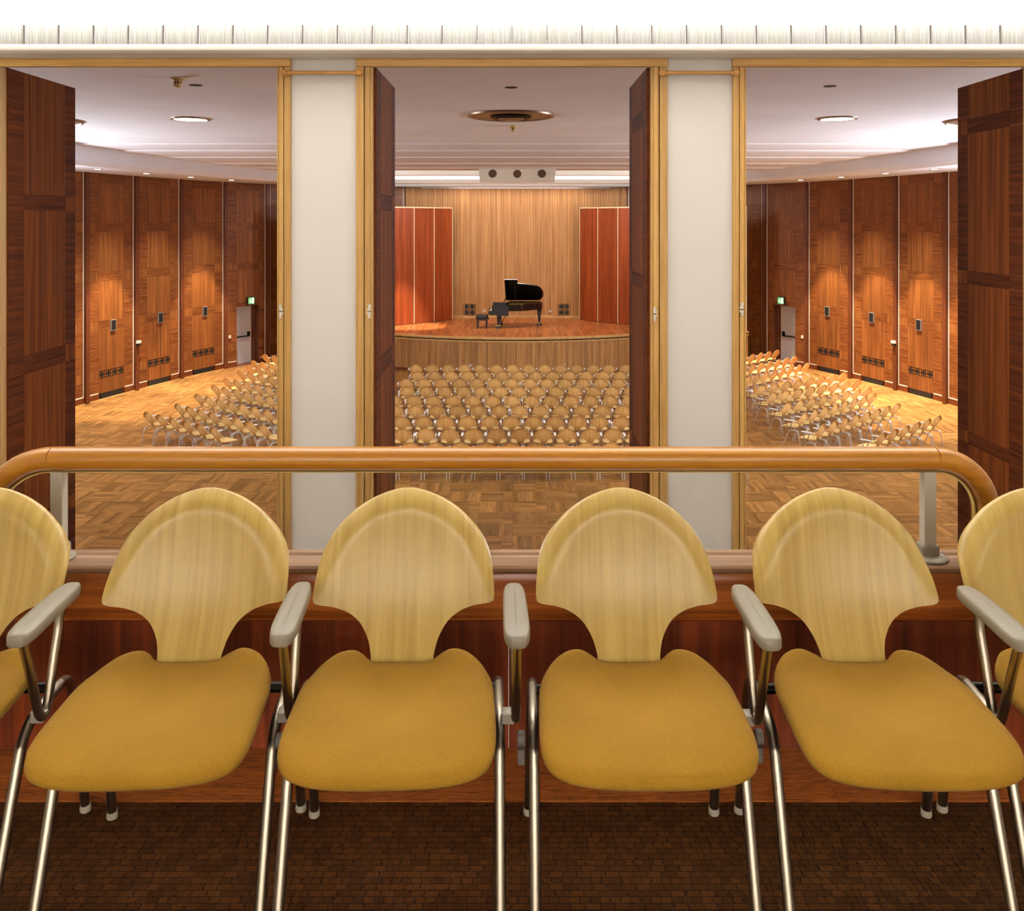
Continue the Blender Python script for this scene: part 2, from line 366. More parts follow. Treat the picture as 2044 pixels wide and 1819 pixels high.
MB().loft([[(x, y, z) for y, z in sp] for x in (-3.2, 3.2)]).build('sill', 'sill_top', par, 35)
struct('floor_ledge', B(-3.2, 3.2, 2.47, 4.12, -0.45, -0.16), 'plaster')
struct('wall_gallery_left', B(-3.4, -3.2, -4.8, 4.0, -0.3, 3.1), 'plaster')
struct('wall_gallery_right', B(3.2, 3.4, -4.8, 4.0, -0.3, 3.1), 'plaster')
struct('wall_gallery_back', B(-3.4, 3.4, -4.8, -4.6, -0.3, 3.1), 'plaster')
# ceiling with a coved edge above the light trough
cv = [(-4.6, 2.80), (2.9, 2.80)]
for k in range(1, 9):
    a = k/8*PI/2; cv.append((2.9+1.22*math.sin(a), 2.80-0.30*(1-math.cos(a))))
cv += [(4.125, 2.17)]
outer = [(4.125+0.06, 2.17), (4.125+0.06, 3.1), (-4.6, 3.1)]
MBc = MB().loft([[(x, y, z) for y, z in cv+outer] for x in (-3.2, 3.2)])
struct('ceiling_gallery', MBc, 'white_paint', 'bright white coved ceiling above the light trough', 35)

# trough beam + fluted glass
TR = tag(bpy.data.objects.new('trim_2', None), 'white plaster cornice beam across the top of the openings', kind='structure'); C.objects.link(TR)
bp = [(4.19, 2.163), (3.885, 2.163), (3.868, 2.166), (3.858, 2.174), (3.856, 2.184), (3.860, 2.196), (3.872, 2.202), (3.93, 2.204), (3.93, 2.18), (4.19, 2.18)]
MB().loft([[(x, y, z) for y, z in bp] for x in (-3.2, 3.2)]).build('cornice', 'beam_plaster', TR, 40)
cove = thing('cove_light', (0, 3.92, 2.204), 'row of fluted glass panels hiding bright lamps above the openings', 'cove light')
sp_ = 69.6*3.895/F
pm = MB(); NF = 22; wv_ = sp_-0.007
row = [(-wv_/2+wv_*i/NF, 0.0035*math.cos(i*PI/1.0)) for i in range(NF+1)]
pm.loft([[(x, y, 0.0) for x, y in row], [(x, y, 0.086) for x, y in row]], close=False, caps=False)
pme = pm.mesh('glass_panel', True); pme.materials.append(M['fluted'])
dm = B(-0.0028, 0.0028, -0.006, 0.004, 0, 0.086).mesh('divider'); dm.materials.append(M['divider'])
x0 = px(1022, 3.895)
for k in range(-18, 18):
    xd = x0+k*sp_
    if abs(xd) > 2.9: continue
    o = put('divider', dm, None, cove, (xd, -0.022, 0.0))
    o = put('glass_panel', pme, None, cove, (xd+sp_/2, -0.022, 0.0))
for k in range(-5, 6):
    MB().tube([(k*0.52-0.24, 0.10, 0.035), (k*0.52+0.24, 0.10, 0.035)], 0.013, 10).build('lamp_tube', 'tube', cove, True)
lamp('cove_area', 'AREA', (0, 4.03, 2.26), P_COVE, GAL, cove, (PI+0.45, 0, 0), shape='RECTANGLE', size=5.8, size_y=0.05)
# trough added on the rear wall behind the camera to fill the gallery
TRb = tag(bpy.data.objects.new('trim_3', None), 'white cornice on the rear gallery wall', kind='structure'); C.objects.link(TRb)
bpb = [(-4.6, 2.163), (-4.23, 2.163), (-4.23, 2.02), (-4.18, 2.02), (-4.18, 2.33), (-4.21, 2.33), (-4.21, 2.20), (-4.6, 2.20)]
MB().loft([[(x, y, z) for y, z in bpb] for x in (-3.2, 3.2)]).build('cornice', 'beam_plaster', TRb)
lamp('cove_area_rear', 'AREA', (0, -4.30, 2.215), P_FILL_BACK, GAL, None, (PI-0.25, 0, 0), shape='RECTANGLE', size=5.8, size_y=0.06)

lamp('wall_washer', 'AREA', (0, -4.38, 2.155), P_FILL_WASH, GAL, None, (-0.35, 0, 0), shape='RECTANGLE', size=5.8, size_y=0.08)  # added washer, makes the unseen rear wall light the gallery from the front

# ------------------------------------------------------------------ partition: piers, frames, doors
PX = lambda x: px(x, ZP)
pl0, pl1 = PX(580), PX(711); pr0, pr1 = PX(1332), PX(1463)
for nm, a, b, lab in (('wall_pier_left', pl0, pl1, 'cream plastered pier left of the centre opening'), ('wall_pier_right', pr0, pr1, 'cream plastered pier right of the centre opening'),
                      ('wall_pier_outer_left', -3.2, PX(-30), None), ('wall_pier_outer_right', PX(2086), 3.2, None)):
    struct(nm, B(a, b, 4.012, 4.19, -0.5, 2.17), 'plaster', lab)
for s, o in (('left', -2.3), ('right', 2.3)): pass
struct('wall_partition_upper', B(-3.4, 3.4, 4.19, 4.24, 2.17, HC+0.3), 'hall_ceiling')

def frame(n, xa, xb, lab, widthL, widthR):
    """wooden lining of an opening between outer px xa and xb"""
    e = tag(bpy.data.objects.new('trim_%d' % n, None), lab, kind='structure'); C.objects.link(e)
    A, Bx = PX(xa), PX(xb)
    zt = pz(122.5, ZP); zb = pz(133, ZP)
    MB().cbox(A, Bx, 3.992, 4.022, zb, 2.163, 0.002).build('head', 'oak_x', e)
    for sgn, x, wd in ((1, A, widthL), (-1, Bx, widthR)):
        def seg(nm, a, b, y0, y1):
            xa_, xb_ = sorted((x+sgn*a, x+sgn*b)); MB().cbox(xa_, xb_, y0, y1, -0.5, zb-0.001, 0.002).build(nm, 'oak', e)
        seg('outer_stile', 0.001, 0.036*wd, 3.996, 4.19)
        seg('groove', 0.036*wd, 0.040*wd, 4.010, 4.19)
        seg('inner_stile', 0.040*wd, 0.066*wd, 3.999, 4.17)
        seg('stop_bead', 0.0665*wd, 0.074*wd, 3.997, 4.05)
    for sx in (A+0.006, Bx-0.006):
        MB().lathe([(0.0001, -0.003), (0.003, -0.002), (0.0032, 0.001)], 8, (sx+(0.006 if sx < 0.5*(A+Bx) else -0.006), 3.991, zb+0.012), 'Y').build('screw', 'alu', e)
    return e
frame(4, -28, 581, 'oak lining of the left opening', 0.9, 0.84)
frame(5, 710, 1333, 'oak lining of the centre opening', 1.0, 1.0)
frame(6, 1462, 2084, 'oak lining of the right opening', 0.82, 0.9)

def door(n, xin, side, bands, lab):
    """leaf folded back at right angles into the hall; visible face at x = xin, looking towards -side"""
    e = tag(bpy.data.objects.new('door_%d' % n, None), lab, kind='structure'); C.objects.link(e)
    xa, xb = sorted((xin+side*0.002, xin+side*0.038))
    y0, y1, z0, z1 = 4.045, 4.66, -0.42, 2.13
    B(xa, xb, y0, y1, z0, z1).build('leaf_core', 'door_h', e)
    ys = [y0, 4.172, 4.556, y1]
    zs = [z1]
    for a, b in bands: zs += [b, a]
    zs.append(z0)
    x0_, x1_ = sorted((xin+side*0.004, xin-side*0.001))
    g = 0.0006
    for r in range(len(zs)-1):
        za, zb = zs[r+1], zs[r]; isb = r % 2 == 1
        for c in range(3):
            mat = 'door_h' if (c == 0 or (isb and c == 1) or (not isb and c == 2)) else 'door_v'
            B(x0_, x1_, ys[c]+g, ys[c+1]-g, za+g, zb-g).build('veneer_band' if isb else 'veneer_panel', mat, e)
    return e
LB = [(1.49, 1.564), (0.724, 0.809), (-0.04, 0.03)]; RB = [(1.88, 1.954), (1.12, 1.186), (0.31, 0.37)]
door(1, -2.291, -1, LB, 'dark veneered door leaf folded back at the far left')
door(2, -0.630, -1, LB, 'dark veneered door leaf folded back on the left of the centre opening')
door(3, 0.590, 1, RB, 'dark veneered door leaf folded back on the right of the centre opening')
door(4, 2.296, 1, RB, 'dark veneered door leaf folded back at the far right')

for (xp, yp, s, lab) in ((737, 622, 1, 'pale metal lift-off hinge on left jamb of centre opening'), (1307, 627, -1, 'pale metal lift-off hinge on right jamb of centre opening'),
                         (559, 622, -1, 'pale metal lift-off hinge on jamb left of the left pier'), (1482, 618, 1, 'pale metal lift-off hinge on jamb right of the right pier')):
    h = thing('hinge', (px(xp, 3.99), 3.994, pz(yp, 3.99)), lab, 'hinge')
    for q in (1, -1):
        kz = 0.0165*q
        MB().lathe([(0.0001, kz-0.0140), (0.0062, kz-0.0140), (0.0066, kz-0.012), (0.0066, kz+0.012), (0.0062, kz+0.014), (0.0001, kz+0.014)], 12).build('knuckle', 'alu', h, 40)
        MB().cbox(*sorted((-s*0.012, -s*0.003)), -0.002, 0.004, min(q*0.003, q*0.013), max(q*0.003, q*0.013), 0.0008).build('tab', 'alu', h)
    MB().lathe([(0.004, -0.0025), (0.004, 0.0025)], 10).build('pin', 'black', h)
for xa, xb, lab in ((568, 717, 'wooden dowel with ball ends across top of left pier'), (1322, 1470, 'wooden dowel with ball ends across top of right pier')):
    z = pz(145, 3.97); A, Bx = px(xa, 3.97), px(xb, 3.97)
    d = thing('curtain_rod', ((A+Bx)/2, 3.97, z), lab, 'rod'); hw = (Bx-A)/2
    MB().tube([(-hw+0.012, 0, 0), (hw-0.012, 0, 0)], 0.0085, 14).build('rod', 'dowel', d, True)
    for s in (-1, 1):
        pf = [(0.0005, -0.016)]+[(0.0155*math.sin(a*PI/10), -0.0155*math.cos(a*PI/10)) for a in range(1, 10)]+[(0.0005, 0.0156)]
        b_ = MB().lathe(pf, 16, (s*hw, 0, 0), 'X').build('ball_end', 'dowel', d, True)
        MB().lathe([(0.0105, -0.004), (0.012, 0), (0.0105, 0.004)], 14, (s*(hw-0.022), 0, 0), 'X').build('collar', 'dowel', b_)
        MB().lathe([(0.005, 0.0), (0.005, 0.03)], 8, (s*hw, 0.0, 0), 'Y').build('stem', 'dowel', b_)

# ------------------------------------------------------------------ balustrade
RZ = 0.785; RY = 2.455
bal = thing('balustrade', (0, RY, 0.516), 'rounded wooden handrail with glass pane on two pale posts', 'railing')
def railpath(inset):
    L, Rr = -1.268, 1.146; rl, rr = 0.19-inset, 0.142-inset
    z = RZ-inset-0.516; p = []
    p += [(L-rl, 0, 0.004), (L-rl, 0, z-rl)]
    for k in range(1, 13): a = PI-k/12*PI/2; p.append((L+rl*math.cos(a), 0, z-rl+rl*math.sin(a)))
    left = p; mid = [(L, 0, z), (Rr, 0, z)]
    right = []
    for k in range(0, 13): a = PI/2-k/12*PI/2; right.append((Rr+rr*math.cos(a), 0, z-rr+rr*math.sin(a)))
    right.append((Rr+rr, 0, 0.004)); return left, mid, right
l_, m_, r_ = railpath(0.0)
def railseg(path, nm):
    n = 20
    return MB().tube(path, 0.031, n, True, 0.040, up=Vector((0, 1, 0))).build(nm, 'rail', bal, 50)
def tube_y(path, rin, ry, nm, mat, n=20):
    mb = MB(); P = [Vector(p) for p in path]; rings = []
    for i, p in enumerate(P):
        t = (P[min(i+1, len(P)-1)]-P[max(i-1, 0)]).normalized(); nr = Vector((-t.z, 0, t.x)); yv = Vector((0, 1, 0))
        ring = []
        for k in range(n):
            a = 2*PI*k/n; ca, sa = math.cos(a), math.sin(a)
            rr_ = 1.0-0.05*(abs(sa) > 0.95)
            ring.append(p+nr*(rin*ca)+yv*(ry*sa*rr_))
        rings.append(ring)
    return mb.loft(rings).build(nm, mat, bal, 50)
tube_y(l_, 0.031, 0.040, 'rail_bend', 'rail'); tube_y([(m_[0][0]+0.0007, 0, m_[0][2]), (m_[1][0]-0.0007, 0, m_[1][2])], 0.031, 0.040, 'handrail', 'rail'); tube_y(r_, 0.031, 0.040, 'rail_bend', 'rail')
l2, m2, r2 = railpath(0.034)
tube_y(l2+m2[1:]+r2, 0.0042, 0.011, 'glass_channel', 'gold', 8)
l3, m3, r3 = railpath(0.036)
out_ = [(p[0], p[2]) for p in l3+m3[1:]+r3]; n = len(out_)
gm = MB().loft([[(x, y, z) for x, z in out_] for y in (-0.002, 0.002)]); gm.build('glass_pane', 'glass', bal)
for xx in (px(118, RY), px(1852, RY)):
    p_ = B(xx-0.016, xx+0.016, -0.016, 0.016, 0.03, RZ-0.516-0.034).build('post', 'alu', bal)
    MB().cbox(xx-0.024, xx+0.024, -0.022, 0.022, 0.004, 0.036, 0.004).build('collar', 'alu_dull', p_)
    MB().lathe([(0.047, 0.0), (0.047, 0.004), (0.043, 0.007), (0.03, 0.009)], 24, (xx, -0.010, 0)).build('base_flange', 'alu_dull', p_, 35)
    for q in (-1, 1): MB().lathe([(0.0045, 0.006), (0.004, 0.0095)], 8, (xx+q*0.033, -0.018, 0)).build('screw', 'alu', p_)

# ================================================================== HALL SHELL
# plan of the right half, from the gallery wall to the stage; mirrored for the left
PLAN = [(13.45, 4.24), (13.45, 10.5), (13.45, 17.2), (13.42, 19.4), (13.2, 21.55), (12.86, 23.7), (12.41, 25.85), (11.87, 27.95), (11.24, 30.05), (10.43, 32.1), (9.36, 33.72), (7.85, 35.2), (6.15, 36.4), (4.55, 37.05)]
DOORBAY = 9      # bay between posts 9 and 10
FIRSTBAY = 4
def mirror(p, s): return Vector((s*p[0], p[1], 0))

# floor: parquet blocks
T = 0.62; TX0 = -0.055; TY0 = 18.04
floor = struct('floor', B(-13.7, 13.7, 4.2, 38.2, HF-0.3, HF-0.012), 'post', 'parquet floor of the hall laid in square blocks')
OPEN = [(150, 553), (790, 1256), (1489, 1912)]
tiles = []
def inside(x, y):
    ax = abs(x)
    for (a, b) in zip(PLAN, PLAN[1:]):
        if a[1] <= y <= b[1]:
            t = (y-a[1])/(b[1]-a[1]); return ax < a[0]+(b[0]-a[0])*t+0.35
    return ax < 4.9
for i in range(-23, 24):
    for j in range(-22, 26):
        xa = TX0+i*T; ya = TY0+j*T
        cx_, cy_ = xa+T/2, ya+T/2
        if not inside(cx_, cy_) or cy_ < 4.4 or cy_ > 34.5: continue
        pxx = CX+cx_/cy_*F; pyy = HY+(EYE-HF)*F/cy_
        seen = pyy < 1112 and any(a-10 < pxx < b+10 for a, b in OPEN)
        # blocks beneath the chair block show least
        if seen and -3.4 < cx_ < 4.7 and cy_ > 18.6: seen = False
        tiles.append((0 if seen else 1, cy_, i, j, xa, ya))
tiles.sort()
def tile_geo(mb, xa, ya, i, j, ox=0, oy=0):
    g = 0.0012; z0, z1 = HF-0.012, HF
    x0, x1, y0, y1 = xa+g, xa+T-g, ya+g, ya+T-g
    vs = [(x0-ox,y0-oy,z0),(x1-ox,y0-oy,z0),(x1-ox,y1-oy,z0),(x0-ox,y1-oy,z0),(x0-ox,y0-oy,z1),(x1-ox,y0-oy,z1),(x1-ox,y1-oy,z1),(x0-ox,y1-oy,z1)]
    fs = [(4,5,6,7),(0,1,5,4),(1,2,6,5),(2,3,7,6),(3,0,4,7)]
    U = lambda p: ((p[0]+ox-TX0+31, p[1]+oy-TY0+31) if (i+j) % 2 == 0 else (p[1]+oy-TY0+131, p[0]+ox-TX0+131))
    mb.add(vs, fs, [[U(vs[k]) for k in f] for f in fs])
rest = MB()
for k, (s0, cy_, i, j, xa, ya) in enumerate(tiles):
    if k < 300 and s0 == 0:
        mb = MB(); tile_geo(mb, xa, ya, i, j, xa, ya); mb.build('parquet_block', 'parquet', floor, loc=(xa, ya, 0))
    else: tile_geo(rest, xa, ya, i, j)
tag(rest.build('parquet_field', 'parquet', floor), kind='stuff')

# walls
BANDS = [2.88, 1.43, -0.02, -1.47, -2.92]; BH = 0.27
rows = []
for k, zt in enumerate(BANDS):
    rows.append((zt-BH, zt, True)); rows.append(((BANDS[k+1] if k < 4 else HF+0.10), zt-BH, False))
piece_cache = {}
def piece(wd, h, mat, th=0.024):
    key = (round(wd, 3), round(h, 3), mat, th)
    if key not in piece_cache:
        g = 0.0015; me = B(g, wd-g, -th/2, th/2, g, h-g).mesh('veneer_panel'); me.materials.append(M[mat]); piece_cache[key] = me
    return piece_cache[key]
def grille(mb, w_, h_, cells, th):
    """open lattice: frame, uprights and small squares around cross shaped holes, in the x-z plane"""
    cw = w_/cells
    mb.box(0, w_, -th, th, 0, h_*0.07); mb.box(0, w_, -th, th, h_*0.93, h_)
    for c in range(cells+1):
        x = c*cw; mb.box(max(0, x-cw*0.05), min(w_, x+cw*0.05), -th, th, 0, h_)
        if c < cells:
            for fx in (0.30, 0.70):
                mb.box(x+cw*(fx-0.035), x+cw*(fx+0.035), -th, th, h_*0.0, h_*0.36); mb.box(x+cw*(fx-0.035), x+cw*(fx+0.035), -th, th, h_*0.64, h_)
            for fz in (0.30, 0.70):
                mb.box(x, x+cw*0.36, -th, th, h_*(fz-0.035), h_*(fz+0.035)); mb.box(x+cw*0.64, x+cw, -th, th, h_*(fz-0.035), h_*(fz+0.035))
doors_info = {}
spots_info = {}
for side, s in (('left', -1), ('right', 1)):
    back = MB(); off = 0.22
    for bi, (a, b) in enumerate(zip(PLAN, PLAN[1:])):
        A, Bv = mirror(a, s), mirror(b, s); d = (Bv-A).normalized(); outn = Vector((d.y, -d.x, 0))*s
        if outn.x*s < 0: outn = -outn
        L = (Bv-A).length
        def slab(u0, u1, z0, z1):
            p = [A+d*u0+outn*0.03, A+d*u1+outn*0.03, A+d*u1+outn*off, A+d*u0+outn*off]
            back.loft([[(q.x, q.y, z0) for q in p], [(q.x, q.y, z1) for q in p]])
        if bi == DOORBAY:
            f0, f1 = 0.27*L, 0.80*L
            slab(-0.02, f0, HF, SOFF+0.9); slab(f1, L+0.02, HF, SOFF+0.9); slab(f0, f1, HF+2.16, SOFF+0.9)
        else: slab(-0.02, L+0.02, HF, SOFF+0.9)
    wall = struct('wall_'+side, back, 'wall_plain', 'tall panelled wooden side wall of the hall, %s side' % side)
    for bi, (a, b) in enumerate(zip(PLAN, PLAN[1:])):
        if bi < FIRSTBAY: continue
        A, Bv = mirror(a, s), mirror(b, s); d = (Bv-A).normalized(); inn = Vector((-d.y, d.x, 0))*s
        if inn.x*s > 0: inn = -inn
        L = (Bv-A).length; ang = math.atan2(d.y, d.x)
        def P(u, z, k=0.0): q = A+d*u+inn*k; return (q.x, q.y, z)
        cols = [0.13, 0.13+0.185*L, L-0.13-0.185*L, L-0.13]
        f0, f1 = 0.27*L, 0.80*L
        for (z0, z1, isb) in rows:
            for c in range(3):
                mat = ('wall_h' if c == 1 else 'wall_v') if isb else ('wall_v' if c == 1 else 'wall_h')
                u0, u1 = cols[c], cols[c+1]
                if bi == DOORBAY:
                    ztop = HF+2.16
                    if c == 1: u0, u1 = f0, f1
                    elif c == 0: u1 = f0
                    else: u0 = f1
                    zz0 = max(z0, ztop) if c == 1 else z0
                    if zz0 >= z1-0.02: continue
                    put('veneer_panel', piece(u1-u0, z1-zz0, mat), None, wall, P(u0, zz0), ang)
                else:
                    zz0, zz1 = z0, z1
                    if c == 1 and z0 < HF+0.2 and bi < DOORBAY: zz0 = HF+0.19
                    if c == 1 and isb and abs(z1+2.92) < 0.01 and bi < DOORBAY: continue    # the grille sits here
                    put('veneer_panel', piece(u1-u0, zz1-zz0, mat), None, wall, P(u0, zz0), ang)
        if bi < DOORBAY:
            gw = cols[2]-cols[1]
            g_ = B(0, gw, -0.004, 0.004, 0, BH).build('vent_grille', 'black', wall, loc=P(cols[1], -2.92-BH), rz=ang)
            lat = MB(); grille(lat, gw, BH, 4, 0.008); o = lat.build('lattice', 'wall_v', g_, loc=(0, (1 if s > 0 else -1)*0.006, 0))
            B(0.0, gw*0.86, -0.012, 0.012, 0, 0.17).build('air_slot', 'black', wall, loc=P(cols[1]+gw*0.07, HF+0.02), rz=ang)
        # post, pale strips, baseboard
        B(-0.075, 0.075, -0.09, 0.09, HF+0.0, SOFF).build('post', 'post', wall, loc=P(0, 0), rz=ang)
        for u, nm in ((0.115, 1), (L-0.115, -1)):
            B(-0.011, 0.011, -0.028, 0.028, HF+0.2, SOFF).build('pale_strip', 'white_strip', wall, loc=P(u, 0), rz=ang)
        lo = [(0.105, cols[1]-0.03), (cols[2]+0.03, L-0.105)]
        if bi == DOORBAY: lo = [(0.105, f0-0.03), (f1+0.03, L-0.105)]
        for u0, u1 in lo:
            B(0, u1-u0, -0.028, 0.028, 0, 0.028).build('pale_strip', 'white_strip', wall, loc=P(u0, HF+0.19), rz=ang)
            B(-0.03, u1-u0+0.03, -0.03, 0.03, 0, 0.185).build('baseboard', 'base', wall, loc=P(u0, HF), rz=ang)
        if bi != DOORBAY: B(0, L, -0.03, 0.03, 0, 0.022).build('floor_bead', 'nosing', wall, loc=P(0, HF, 0.03), rz=ang)
        if bi == DOORBAY:
            doors_info[side] = (A, d, inn, L, f0, f1, ang)
        spots_info[(side, bi)] = (A, d, inn, L, ang, cols)

# exit doors in their recesses
for n, side in ((5, 'left'), (6, 'right')):
    A, d, inn, L, f0, f1, ang = doors_info[side]
    e = tag(bpy.data.objects.new('door_%d' % n, None), 'grey exit door in a recess of the %s side wall' % side, kind='structure'); C.objects.link(e)
    def P(u, z, k=0.0): q = A+d*u+inn*k; return (q.x, q.y, z)
    W_ = f1-f0; H_ = 2.16; D_ = 0.46
    sgn = 1 if inn.dot(Vector((-d.y, d.x, 0))) > 0 else -1
    def bxl(nm, u0, u1, k0, k1, z0, z1, mat, par=e):
        ya, yb = sorted((k0*sgn, k1*sgn)); return B(0, u1-u0, ya, yb, 0, z1-z0).build(nm, mat, par, loc=P(u0, z0), rz=ang)
    bxl('reveal', f1, f1+0.03, -D_, 0.0, HF, HF+H_, 'post'); bxl('reveal', f0-0.03, f0, -D_, 0.0, HF, HF+H_, 'post')
    bxl('reveal', f0, f1, -D_, 0.0, HF+H_, HF+H_+0.03, 'post')
    bxl('door_frame', f1-0.05, f1, -D_-0.03, -D_+0.03, HF, HF+H_, 'white_strip')
    lf = bxl('leaf', f0-0.02, f1-0.05, -D_-0.04, -D_, HF, HF+H_, 'grey_door')
    bxl('push_bar', f0+0.02, f1-0.12, -D_+0.03, -D_+0.06, HF+0.98, HF+1.02, 'dark_steel')
    bxl('bar_mount', f1-0.17, f1-0.09, -D_, -D_+0.07, HF+0.98, HF+1.16, 'dark_steel')
    bxl('threshold', f0, f1, -D_, 0.0, HF-0.02, HF+0.004, 'post')
    if side == 'left':
        B(0, 0.2, -0.002, 0.002, 0, 0.36).build('paper_notice', 'paper', e, loc=P(f0+0.16, HF+1.42, -D_+0.004), rz=ang)
        for q in range(4): B(0, 0.12-0.02*(q % 2), -0.001, 0.001, 0, 0.018).build('print_line', 'dark_steel', e, loc=P(f0+0.19, HF+1.48+q*0.07, -D_+0.0075), rz=ang)
    # illuminated exit sign
    um = f0+W_*0.55
    sg = thing('exit_sign', P(um, HF+2.24, 0.09), 'small lit green exit sign above the grey door, %s wall' % side, 'exit sign', ang)
    B(-0.16, 0.16, -0.035, 0.035, -0.02, 0.26).build('housing', 'black_metal', sg)
    ys = 0.037*sgn
    B(-0.14, 0.14, min(ys, ys+0.004*sgn), max(ys, ys+0.004*sgn), 0.0, 0.24).build('sign_face', 'sign_green', sg)
    y2 = sorted((ys+0.004*sgn, ys+0.007*sgn)); mir = -sgn
    def R_(x0, x1, z0, z1):
        xa, xb = sorted((mir*x0, mir*x1)); return (xa, xb, y2[0], y2[1], z0, z1)
    B(*R_(0.02, 0.11, 0.02, 0.22)).build('doorway_symbol', 'sign_white', sg)
    rm = MB(); rm.box(*R_(-0.055, -0.03, 0.10, 0.17)); rm.box(*R_(-0.05, -0.028, 0.185, 0.212)); rm.box(*R_(-0.085, -0.045, 0.055, 0.08)); rm.box(*R_(-0.04, -0.015, 0.04, 0.10)); rm.box(*R_(-0.085, -0.02, 0.135, 0.152)); rm.box(*R_(-0.13, -0.10, 0.11, 0.13))
    rm.build('running_figure', 'sign_white', sg)
    # light switch beside the door
    bx_ = B(-0.04, 0.04, -0.02, 0.02, -0.05, 0.05).build('switch_plate', 'ivory', None, loc=P(0.2, HF+1.12, 0.03), rz=ang)
    tag(bx_, 'small pale switch box beside the grey door, %s wall' % side, 'switch')

# loudspeakers set in the wall bands, sensor boxes on posts
near = {8: 'nearest the exit door', 7: 'second from the exit door', 6: 'third from the exit door', 5: 'farthest from the exit door'}
for side in ('left', 'right'):
    for bi in (6, 7, 8):
        A, d, inn, L, ang, cols = spots_info[(side, bi)]
        def P(u, z, k=0.0): q = A+d*u+inn*k; return (q.x, q.y, z)
        t_ = thing('wall_loudspeaker', P(L*0.52, -1.79, 0.02), 'black upright wall loudspeaker, %s wall, %s' % (side, near[bi]), 'loudspeaker', ang, 'loudspeakers in the hall side walls')
        B(-0.10, 0.10, -0.03, 0.03, 0, 0.30).build('cabinet', 'black', t_)
        fr = MB(); fr.box(-0.112, -0.10, -0.032, 0.032, -0.012, 0.312); fr.box(0.10, 0.112, -0.032, 0.032, -0.012, 0.312); fr.box(-0.10, 0.10, -0.032, 0.032, -0.012, 0); fr.box(-0.10, 0.10, -0.032, 0.032, 0.30, 0.312)
        fr.build('frame', 'alu_dull', t_)
    A, d, inn, L, ang, cols = spots_info[(side, 7)]
    q = A+inn*0.13
    t_ = thing('sensor_box', (q.x, q.y, -2.29), 'small grey sensor box on a wall post, %s wall' % side, 'sensor', ang)
    B(-0.085, 0.085, -0.03, 0.03, -0.03, 0.05).build('body', 'alu', t_); B(-0.06, 0.06, -0.03, 0.03, -0.10, -0.03).build('base', 'black', t_)

# windows added on the side walls out of view, cool fill for the hall
for nm, s, pw in (('window_1', 1, P_WINFILL_R), ('window_2', -1, P_WINFILL_L)):
    wm = tag(bpy.data.objects.new(nm, None), kind='structure'); C.objects.link(wm)
    for k in range(4):
        B(*sorted((s*13.36, s*13.40)), 16.6+k*1.7, 16.6+k*1.7+1.55, -0.3, 1.9).build('pane', 'daylight', wm)
        B(*sorted((s*13.30, s*13.42)), 16.6+k*1.7+1.55, 16.6+k*1.7+1.7, -0.4, 2.0).build('mullion', 'post', wm)
    lamp('daylight', 'AREA', (s*13.1, 20.0, 0.8), pw, (0.90, 0.93, 1.0), None, (PI/2, 0, s*PI/2), shape='RECTANGLE', size=6.6, size_y=2.0)
# rear wall of the hall below and beside the gallery
struct('wall_rear', B(-13.7, 13.7, 4.02, 4.2, HF-0.3, -0.45), 'wall_plain')
struct('wall_rear_left', B(-13.7, -3.4, 4.02, 4.24, -0.45, HC+0.3), 'wall_plain')
struct('wall_rear_right', B(3.4, 13.7, 4.02, 4.24, -0.45, HC+0.3), 'wall_plain')

# ceiling: flat field, then shallow steps down towards the stage
cl = [(4.0, HC), (22.3, HC)]
for k, y in enumerate((22.3, 24.0, 26.0, 28.2, 30.0)):
    z = HC-0.032*(k+1); cl += [(y+0.01, z+0.012), (y+0.06, z)]
    cl.append(((24.0, 26.0, 28.2, 30.0, 31.1)[k], z))
cl += [(31.16, HC-0.16), (31.2, HC+0.3), (4.0, HC+0.3)]
ceiling = struct('ceiling', MB().loft([[(x, y, z) for y, z in cl] for x in (-13.7, 13.7)]), 'hall_ceiling', 'plaster ceiling of the hall with shallow steps')
# ring soffit along the walls
for side, s in (('left', -1), ('right', 1)):
    outer = [(p[0]+0.3, p[1]) for p in PLAN[:12]]; inner = []
    for i, p in enumerate(PLAN[:12]):
        a = PLAN[max(i-1, 0)]; b = PLAN[min(i+1, 12)]; dx, dy = b[0]-a[0], b[1]-a[1]; l = math.hypot(dx, dy)
        inner.append((p[0]-1.95*dy/l, p[1]+1.95*dx/l))
    mb = MB(); rings = []
    for o_, i_ in zip(outer, inner):
        rings.append([(s*o_[0], o_[1], SOFF), (s*i_[0], i_[1], SOFF), (s*(i_[0]-0.10), i_[1], SOFF+0.10), (s*(i_[0]-0.16), i_[1], HC+0.05), (s*o_[0], o_[1], HC+0.05)])
    mb.loft(rings); so = struct('ceiling_soffit_'+side, mb, 'hall_ceiling', 'lower plaster soffit along the %s wall' % side)

# ================================================================== STAGE
stage = thing('stage', (0, 34, HF), 'raised wooden stage with bowed front edge', 'stage')
def sfront(x):
    ax = abs(x)
    if ax <= 4.3: return 39.77-math.sqrt(8.8**2-ax*ax)
    return 32.09+(ax-4.3)*0.20
xsS = [-8.54+17.08*i/48 for i in range(49)]
def sback(x):
    ax = abs(x)
    for a, b in zip(PLAN[9:], PLAN[10:]):
        if b[0] <= ax <= a[0]: return a[1]+(b[1]-a[1])*(a[0]-ax)/(a[0]-b[0])+0.15
    return 37.8
dk = MB()
for a, b in zip(xsS, xsS[1:]):
    dk.add([(a, sfront(a)+0.22, ST), (b, sfront(b)+0.22, ST), (b, sback(b), ST), (a, sback(a), ST), (a, sfront(a)+0.22, ST-0.1), (b, sfront(b)+0.22, ST-0.1), (b, sback(b), ST-0.1), (a, sback(a), ST-0.1)], [(0, 1, 2, 3), (4, 7, 6, 5)])
